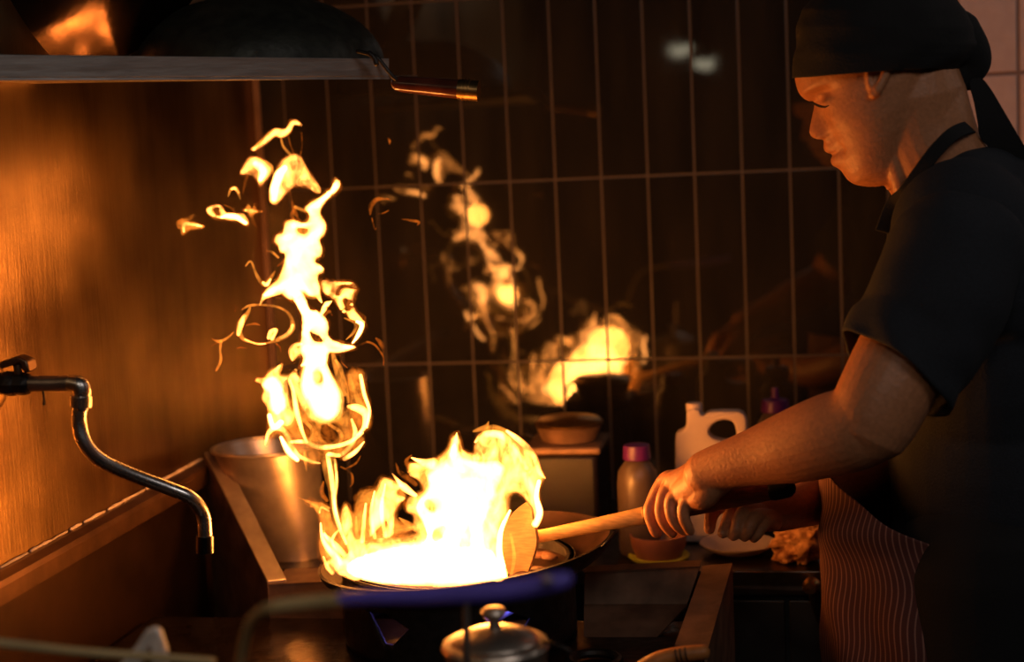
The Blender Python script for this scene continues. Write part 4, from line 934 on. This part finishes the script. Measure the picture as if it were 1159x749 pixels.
upW = (at(965+upv[0]*100, 207.5+upv[1]*100, HY)-chinW)/100; fwW = (at(965+fwv[0]*100, 207.5+fwv[1]*100, HY)-chinW)/100
sdW = upW.cross(fwW).normalized()*upW.length
if sdW.y > 0: sdW = -sdW        # towards the camera = his left side
def head_point(v, th, off=0.0):
    """th = 0 straight ahead, pi/2 his left (camera side), pi behind"""
    bu, ku, w = base_u(v), back_u(v), half_w(v); cu = (bu*0.45+ku*0.55); rf = bu-cu; rbk = cu-ku
    c, s = math.cos(th), math.sin(th)
    ex = 0.86 if c > 0 else 0.95
    rr = rf if c > 0 else rbk
    u = cu+rr*math.copysign(abs(c)**ex, c); lat = w*math.copysign(abs(s)**0.92, s)
    # features: anything the profile has beyond the plain base, fading sideways
    f = (prof_u(v)-bu)*1.08
    if c > 0:
        wid = np.interp(v, [-20, 5, 18, 28, 44, 50, 58, 64, 72, 82, 100, 112, 120, 150], [22, 20, 22, 24, 20, 20, 15, 19, 15, 11, 9, 26, 36, 60])
        u += f*math.exp(-(lat/wid)**2)*(1 if abs(lat) < 60 else 0)
        # nostril wings
        u += 7.5*math.exp(-((abs(lat)-13)/5.5)**2)*math.exp(-((v-63)/7)**2)
        # eye sockets and closed, lowered lids
        u -= 12*math.exp(-((abs(lat)-31)/15)**2)*math.exp(-((v-103)/9)**2)
        u += 8.5*math.exp(-((abs(lat)-31)/11)**2)*math.exp(-((v-98)/6.5)**2)
        u += 4.5*math.exp(-((abs(lat)-30)/17)**2)*math.exp(-((v-115)/5)**2)
        # cheekbones, corner of the mouth
        u += 4*math.exp(-((abs(lat)-42)/16)**2)*math.exp(-((v-72)/14)**2)
        u -= 4*math.exp(-((abs(lat)-25)/5)**2)*math.exp(-((v-41)/7)**2)
    return chinW+fwW*u+upW*v+sdW*lat*(1+off)
mbh = MB(); nv, nt = 190, 160; vs = np.linspace(-26, 138, nv); P_ = []
for v in vs:
    for j in range(nt):
        th = 2*math.pi*j/nt
        P_.append(head_point(float(v), math.copysign(1, math.sin(th) if abs(math.sin(th)) > 1e-9 else 1)*abs(math.atan2(math.sin(th), math.cos(th)))))
F2 = []
for i in range(nv-1):
    for j in range(nt): F2.append((i*nt+j, i*nt+(j+1) % nt, (i+1)*nt+(j+1) % nt, (i+1)*nt+j))
F2.append(tuple(range(nt))[::-1]); F2.append(tuple((nv-1)*nt+j for j in range(nt)))
mbh.add(P_, F2)
skin = MB(); skin.add(mbh.v, mbh.f)
# ear (camera side), only the lobe shows under the bandana
def hp_(px, py, dy): return at(px, py, HY-0.071+dy)
for sgn in (1, -1):
    yo = HY-0.070 if sgn == 1 else HY+0.070
    q = cr([(985, 62, 5), (998, 60, 6), (1004, 72, 5.5), (1002, 84, 5), (997, 95, 5), (992, 103, 5.5), (989, 106, 5)], 4)
    skin.tube([at(a[0], a[1], yo-sgn*0.004*(1 if k < 20 else 0.5)) for k, a in enumerate(q)], [a[2]/hp for a in q], 12)
    q = cr([(984, 70, 4), (984, 85, 4), (986, 97, 4.5), (990, 102, 5)], 4)
    skin.tube([at(a[0], a[1], yo+sgn*0.001) for a in q], [a[2]/hp for a in q], 12)
# neck and shoulders under the cloth
pxtube(skin, [(1030, 105, HY, 58), (1036, 140, HY+.005, 56), (1050, 170, HY+.01, 57), (1070, 205, HY+.02, 56), (1088, 240, HY+.04, 50)], 28)
pxtube(skin, [(1045, 110, HY, 46), (1052, 140, HY, 47), (1062, 175, HY+.01, 50), (1090, 210, HY+.03, 55)], 28)
# throat tendon from jaw to collar
pxtube(skin, [(1006, 160, HY-.03, 14), (1014, 190, HY-.028, 11), (1022, 218, HY-.02, 11)], 14)
# left arm: shoulder, elbow, wrist
AY = 1.78
pxtube(skin, [(1075, 300, 1.80, 42), (1056, 340, 1.77, 50), (1030, 390, 1.75, 53), (1004, 440, 1.73, 52), (987, 474, 1.725, 50)], 28)
pxtube(skin, [(992, 462, 1.725, 48), (972, 482, 1.73, 48), (940, 492, 1.745, 47), (905, 503, 1.765, 43), (870, 513, 1.785, 36), (840, 521, 1.80, 30), (815, 529, 1.815, 27), (800, 536, 1.825, 27)], 28)
# back of the hand
pxtube(skin, [(812, 535, 1.82, 25), (795, 547, 1.835, 25), (778, 556, 1.85, 20)], 20)
pxtube(skin, [(800, 528, 1.838, 16), (778, 540, 1.852, 15), (764, 545, 1.862, 13)], 18)
pxtube(skin, [(806, 548, 1.815, 17), (796, 560, 1.825, 17), (786, 565, 1.838, 14)], 18)
skin_arm_n = None
hy = SY-0.012
FING = [[(772,541,1.868,10),(757,541,1.876,9.5),(748,549,1.880,8.6),(739,567,1.878,8),(735,580,1.872,7.4),(741,600,1.872,6.6),(744,604,1.874,5.8)],
        [(780,548,1.856,10),(762,549,1.862,9.5),(753,557,1.862,8.6),(748,577,1.858,7.8),(752,592,1.858,7.2),(761,603,1.862,6.2)],
        [(786,556,1.844,10),(770,557,1.846,9.4),(760,566,1.846,8.2),(760,582,1.842,7.6),(767,595,1.844,7),(776,601,1.848,6)],
        [(794,562,1.832,9.5),(781,565,1.832,8.6),(774,574,1.832,7.8),(774,586,1.832,7.1),(778,595,1.836,6.5),(781,601,1.842,5.8)]]
for fg in FING: pxtube(skin, fg, 14, 5)
# thumb behind the grip
pxtube(skin, [(796, 545, 1.87, 14), (778, 556, 1.905, 11), (764, 570, 1.915, 9.5), (752, 584, 1.912, 8.5), (748, 590, 1.905, 7)], 14)
# right arm and hand on the far side
pxtube(skin, [(1090, 260, 2.10, 48), (1062, 380, 2.14, 44), (1035, 470, 2.15, 40), (1022, 506, 2.14, 36), (985, 530, 2.10, 34), (940, 560, 2.04, 29), (900, 574, 1.98, 24), (880, 580, 1.955, 22)], 24)
pxtube(skin, [(892, 576, 1.96, 22), (868, 581, 1.94, 21), (850, 584, 1.93, 17)], 18)
RF = [[(862,572,1.94,10),(842,570,1.925,9),(828,580,1.905,8),(822,594,1.885,7.4),(818,603,1.872,6.5)],
      [(866,580,1.93,10),(848,578,1.90,9.2),(838,585,1.878,8.4),(834,598,1.868,7.6),(830,606,1.87,6.6)],
      [(872,586,1.92,10),(860,584,1.89,9),(852,590,1.872,8.2),(847,600,1.866,7.4),(843,607,1.87,6.4)],
      [(876,592,1.92,9.5),(868,590,1.895,8.4),(862,596,1.880,7.6),(857,604,1.874,6.8),(853,609,1.878,5.8)],
      [(858,576,1.95,12),(836,566,1.945,10),(816,572,1.935,9),(806,582,1.92,8),(803,598,1.91,7)]]
for fg in RF: pxtube(skin, fg, 14, 5)
body = build(skin, 'body', SKIN, Pn, remesh=0.0016, smit=5)
body['label'] = 'bare skin of face, neck, arms and hands'

# short dark hair at the nape, lashes
mb = MB(); pxtube(mb, [(1066, 76, HY-.012, 13), (1071, 90, HY-.012, 12), (1080, 108, HY-.006, 9), (1087, 122, HY, 5)], 16)
build(mb, 'hair', mat('short_hair', (0.012, 0.009, 0.008), 0.8, 0, 900, 0.5, 1.0), Pn, remesh=0.002, smit=2)
mb = MB(); pxtube(mb, [(920.5, 116.5, HY-.022, 1.0), (926, 119.5, HY-.034, 1.5), (933, 121, HY-.043, 1.1), (938, 119.5, HY-.048, .5)], 8)
build(mb, 'eyelashes', MATS['short_hair'], Pn)
# t-shirt
sh = MB()
def bell(px, py, Y, rx, ry, rz, rot=0):
    sh.ell(at(px, py, Y), (rx, ry, rz), Matrix.Rotation(rot, 3, 'Y'), 32)
bell(1125, 300, 1.98, 0.13, 0.20, 0.15); bell(1120, 400, 1.98, 0.125, 0.175, 0.2); bell(1125, 520, 1.98, 0.13, 0.165, 0.2); bell(1135, 640, 1.98, 0.14, 0.17, 0.2)
bell(1090, 262, 1.84, 0.082, 0.075, 0.085); bell(1090, 262, 2.10, 0.08, 0.07, 0.08); bell(1120, 240, 1.97, 0.10, 0.14, 0.075)
pxtube(sh, [(1060, 213, HY+.01, 44), (1075, 230, HY+.03, 70), (1090, 260, HY+.05, 90)], 32)
pxtube(sh, [(1100, 205, 1.86, 34), (1140, 200, 1.93, 36), (1190, 215, 1.98, 40)], 24)
tee = build(sh, 'tshirt', SHIRT, Pn, remesh=0.004, smit=4)
# left sleeve: open at the hem, standing off the arm
def ring_sleeve(rings, name):
    mb = MB(); seg = 48; v = []
    q = cr(rings, 5); n = len(q)
    cs = [at(a[0], a[1], a[2]) for a in q]
    for k in range(n):
        t = (cs[min(k+1, n-1)]-cs[max(k-1, 0)]).normalized(); b = (Vector((0, 1, 0))-t*t.y).normalized(); a_ = b.cross(t)
        for j in range(seg):
            th = 2*math.pi*j/seg; r = q[k][3]/ppm(q[k][2]); fold = 1+0.045*math.sin(th*5+k*0.35)*(k/n)+0.06*noise.noise(Vector((math.cos(th)*1.5, math.sin(th)*1.5, k*0.22)))
            sk = t*(q[k][4]/ppm(q[k][2]))*math.cos(th)
            v.append(cs[k]+(a_*math.cos(th)+b*math.sin(th)*0.95)*r*fold+sk)
    f = [(i*seg+j, i*seg+(j+1) % seg, (i+1)*seg+(j+1) % seg, (i+1)*seg+j) for i in range(n-1) for j in range(seg)]
    mb.add(v, f); o = build(mb, name, SHIRT, Pn, angle=None); sd = o.modifiers.new('s', 'SOLIDIFY'); sd.thickness = 0.003; sd.offset = -1
    return o
ring_sleeve([(1092, 250, 1.815, 60, 0), (1085, 275, 1.80, 72, 0), (1068, 320, 1.78, 74, 0), (1045, 370, 1.765, 75, 0), (1026, 402, 1.75, 74, -4), (1012, 424, 1.74, 73, -8)], 'sleeve')
ring_sleeve([(1094, 260, 2.09, 60, 0), (1080, 320, 2.12, 62, 0), (1064, 390, 2.14, 62, 0), (1054, 425, 2.14, 62, 0)], 'sleeve')
# trousers below the frame so that he stands on the floor
tr = MB()
for yy in (1.90, 2.06):
    P = [at(1120, 640, yy), at(1118, 760, yy)+Vector((0, 0, -0.1)), at(1118, 760, yy)+Vector((0.01, 0, -0.42)), Vector((at(1118, 760, yy).x+0.03, yy, 0.10))]
    tr.tube(P, [0.11, 0.095, 0.07, 0.06], 24)
    tr.tube([Vector((P[-1].x+0.02, yy, 0.045)), Vector((P[-1].x-0.16, yy, 0.04))], [0.045, 0.038], 16)
build(tr, 'trousers', BLACKCLOTH, Pn, remesh=0.006, smit=3)
# apron: a cloth sheet wrapped round the front of the body
ap = MB(); nu, nw = 150, 120; vv2 = []; uvs = []
rowsY = []
def apron_pt(s, t0):
    """s 0..1 from the far edge round the belly to the near back, t0 0..1 from bib to hem"""
    top = 0.02 if s < 0.60 else 0.02+(s-0.60)*0.8
    t = top+(1-top)*t0
    py = 500+t*330
    ang = -2.3+s*3.95                  # angle round the body, 0 faces the wok
    cx_ = 1098+6*t; cyY = 1.975
    # radii grow slightly toward the hem
    rx = (163+6*t+4*math.sin(t*5))/ppm(1.97); ryy = (0.140+0.012*t)
    drape = 0.006*math.sin(s*38+1.5*math.sin(t*5))*t**0.7*(0.4+s)+0.005*noise.noise(Vector((s*9, t*5, 2)))
    if s > 0.55: drape += 0.012*math.exp(-((t-0.32-(s-0.55)*(-0.35))/0.07)**2)*min(1, (s-0.55)*6)
    c = at(cx_, py, cyY)
    return Vector((c.x-(rx+drape)*math.cos(ang), cyY-(ryy+drape)*math.sin(ang), c.z))
W_ap = 0.62
for i in range(nw+1):
    t = i/nw
    for j in range(nu+1):
        q_ = apron_pt(j/nu, t); zz = q_.z*3; vv2.append(q_); uvs.append(((j/nu)*W_ap+0.004*math.sin(zz*9+j*0.05)+0.002*math.sin(zz*23), t*0.4))
f = []
for i in range(nw):
    for j in range(nu):
        f.append((i*(nu+1)+j, i*(nu+1)+j+1, (i+1)*(nu+1)+j+1, (i+1)*(nu+1)+j))
ap.add(vv2, f)
me = bpy.data.meshes.new('apron'); org = Pn.location
me.from_pydata([tuple(p-org) for p in vv2], [], f); uvl = me.uv_layers.new(name='UVMap')
for lp in me.loops: uvl.data[lp.index].uv = uvs[lp.vertex_index]
me.materials.append(APRON); me.shade_smooth()
apo = bpy.data.objects.new('apron', me); COL.objects.link(apo); apo.parent = Pn
sd = apo.modifiers.new('s', 'SOLIDIFY'); sd.thickness = 0.002; sd.offset = 1
# neck strap of the apron: flat band lying on the neck, then down the chest
mb = MB()
q = cr([(1104, 146, HY+.02), (1096, 144, HY-.035), (1078, 152, HY-.062), (1058, 172, HY-.068), (1040, 196, HY-.064), (1024, 218, HY-.056), (1010, 232, HY-.04), (998, 262, HY-.03)], 8)
P = [at(a[0], a[1], a[2]) for a in q]; v = []; n = len(P); w = 7.5/hp
for k in range(n):
    t = (P[min(k+1, n-1)]-P[max(k-1, 0)]).normalized(); out_ = Vector((0.2, -1, 0.35)).normalized(); b = t.cross(out_).normalized()
    for s1_, s2_ in ((-1, 0), (-.9, 1), (.9, 1), (1, 0), (.9, -1), (-.9, -1)): v.append(P[k]+b*w*s1_+out_*0.0018*s2_)
f = [(k*6+j, k*6+(j+1) % 6, (k+1)*6+(j+1) % 6, (k+1)*6+j) for k in range(n-1) for j in range(6)]
f += [tuple(range(6))[::-1], tuple((n-1)*6+j for j in range(6))]
mb.add(v, f); build(mb, 'apron_strap', BLACKCLOTH, Pn)
# bandana
mb = MB(); nz_, nt = 60, 96
def edge_y(px): return float(np.interp(px, [895, 960, 1000, 1060, 1090, 1125], [88.5, 83.5, 80.5, 77.5, 80, 86]))
v = []
for i in range(nz_+1):
    k = i/nz_; py0 = 88-k*118
    fr = float(np.interp(py0, [-30, -22, -10, 10, 30, 60, 88], [985, 945, 926, 909, 902.5, 898.5, 897]))
    bkx = float(np.interp(py0, [-30, -22, -10, 10, 30, 50, 70, 88], [1010, 1048, 1074, 1094, 1104, 1109, 1098, 1083]))
    hw = float(np.interp(py0, [-30, -22, -10, 10, 30, 60, 88], [10, 46, 64, 76, 80, 80, 76]))/hp
    cxp = (fr+bkx)/2; rx = (bkx-fr)/2
    for j in range(nt):
        th = 2*math.pi*j/nt; c_, s_ = math.cos(th), math.sin(th)
        px = cxp+rx*math.copysign(abs(c_)**0.9, c_); lat = hw*math.copysign(abs(s_)**0.85, s_)
        py = py0 if k > 0.25 else py0+(edge_y(px)-88)*(1-k/0.25)
        wr_ = 1+0.006*math.sin(th*3+k*26)*k+0.012*math.sin(th*9+k*7)+0.02*noise.noise(Vector((c_*3, s_*3, k*5)))
        v.append(at(cxp+(px-cxp)*wr_, py, HY-lat*wr_))
f = [(i*nt+j, i*nt+(j+1) % nt, (i+1)*nt+(j+1) % nt, (i+1)*nt+j) for i in range(nz_) for j in range(nt)]
f.append(tuple(nz_*nt+j for j in range(nt)))
mb.add(v, f); bn = build(mb, 'bandana', BLACKCLOTH, Pn, angle=None); sd = bn.modifiers.new('s', 'SOLIDIFY'); sd.thickness = 0.003; sd.offset = -1
bn['_org'] = tuple(Pn.location)
mb = MB(); pxtube(mb, [(1082, 40, HY, 28), (1098, 58, HY, 22), (1104, 72, HY, 17), (1100, 86, HY, 12), (1096, 95, HY, 8)], 18)
pxtube(mb, [(1080, 68, HY, 16), (1088, 82, HY, 12), (1094, 90, HY, 9)], 16)
build(mb, 'knot', BLACKCLOTH, bn, remesh=0.003, smit=3)
mb = MB()
tail = [(1098, 92), (1110, 88), (1121, 100), (1132, 118), (1146, 142), (1162, 170), (1178, 205), (1170, 230), (1150, 198), (1138, 181), (1122, 168), (1110, 156), (1107, 138), (1103, 116)]
tl = cr_closed(tail, 4); n = len(tl)
fr = [at(x, y, HY-0.012-0.01*math.sin((y-90)/30)) for x, y in tl]; bk = [p+Vector((0, 0.006, 0)) for p in fr]
from mathutils.geometry import tessellate_polygon
tri = tessellate_polygon([[Vector((x, y, 0)) for x, y in tl]])
mb.add(fr+bk, [tuple(t) for t in tri]+[tuple(i+n for i in t)[::-1] for t in tri]+[(i, (i+1) % n, n+(i+1) % n, n+i) for i in range(n)])
build(mb, 'tail', BLACKCLOTH, bn, angle=30)

for o in list(COL.objects):
    if '_org' in o: del o['_org']
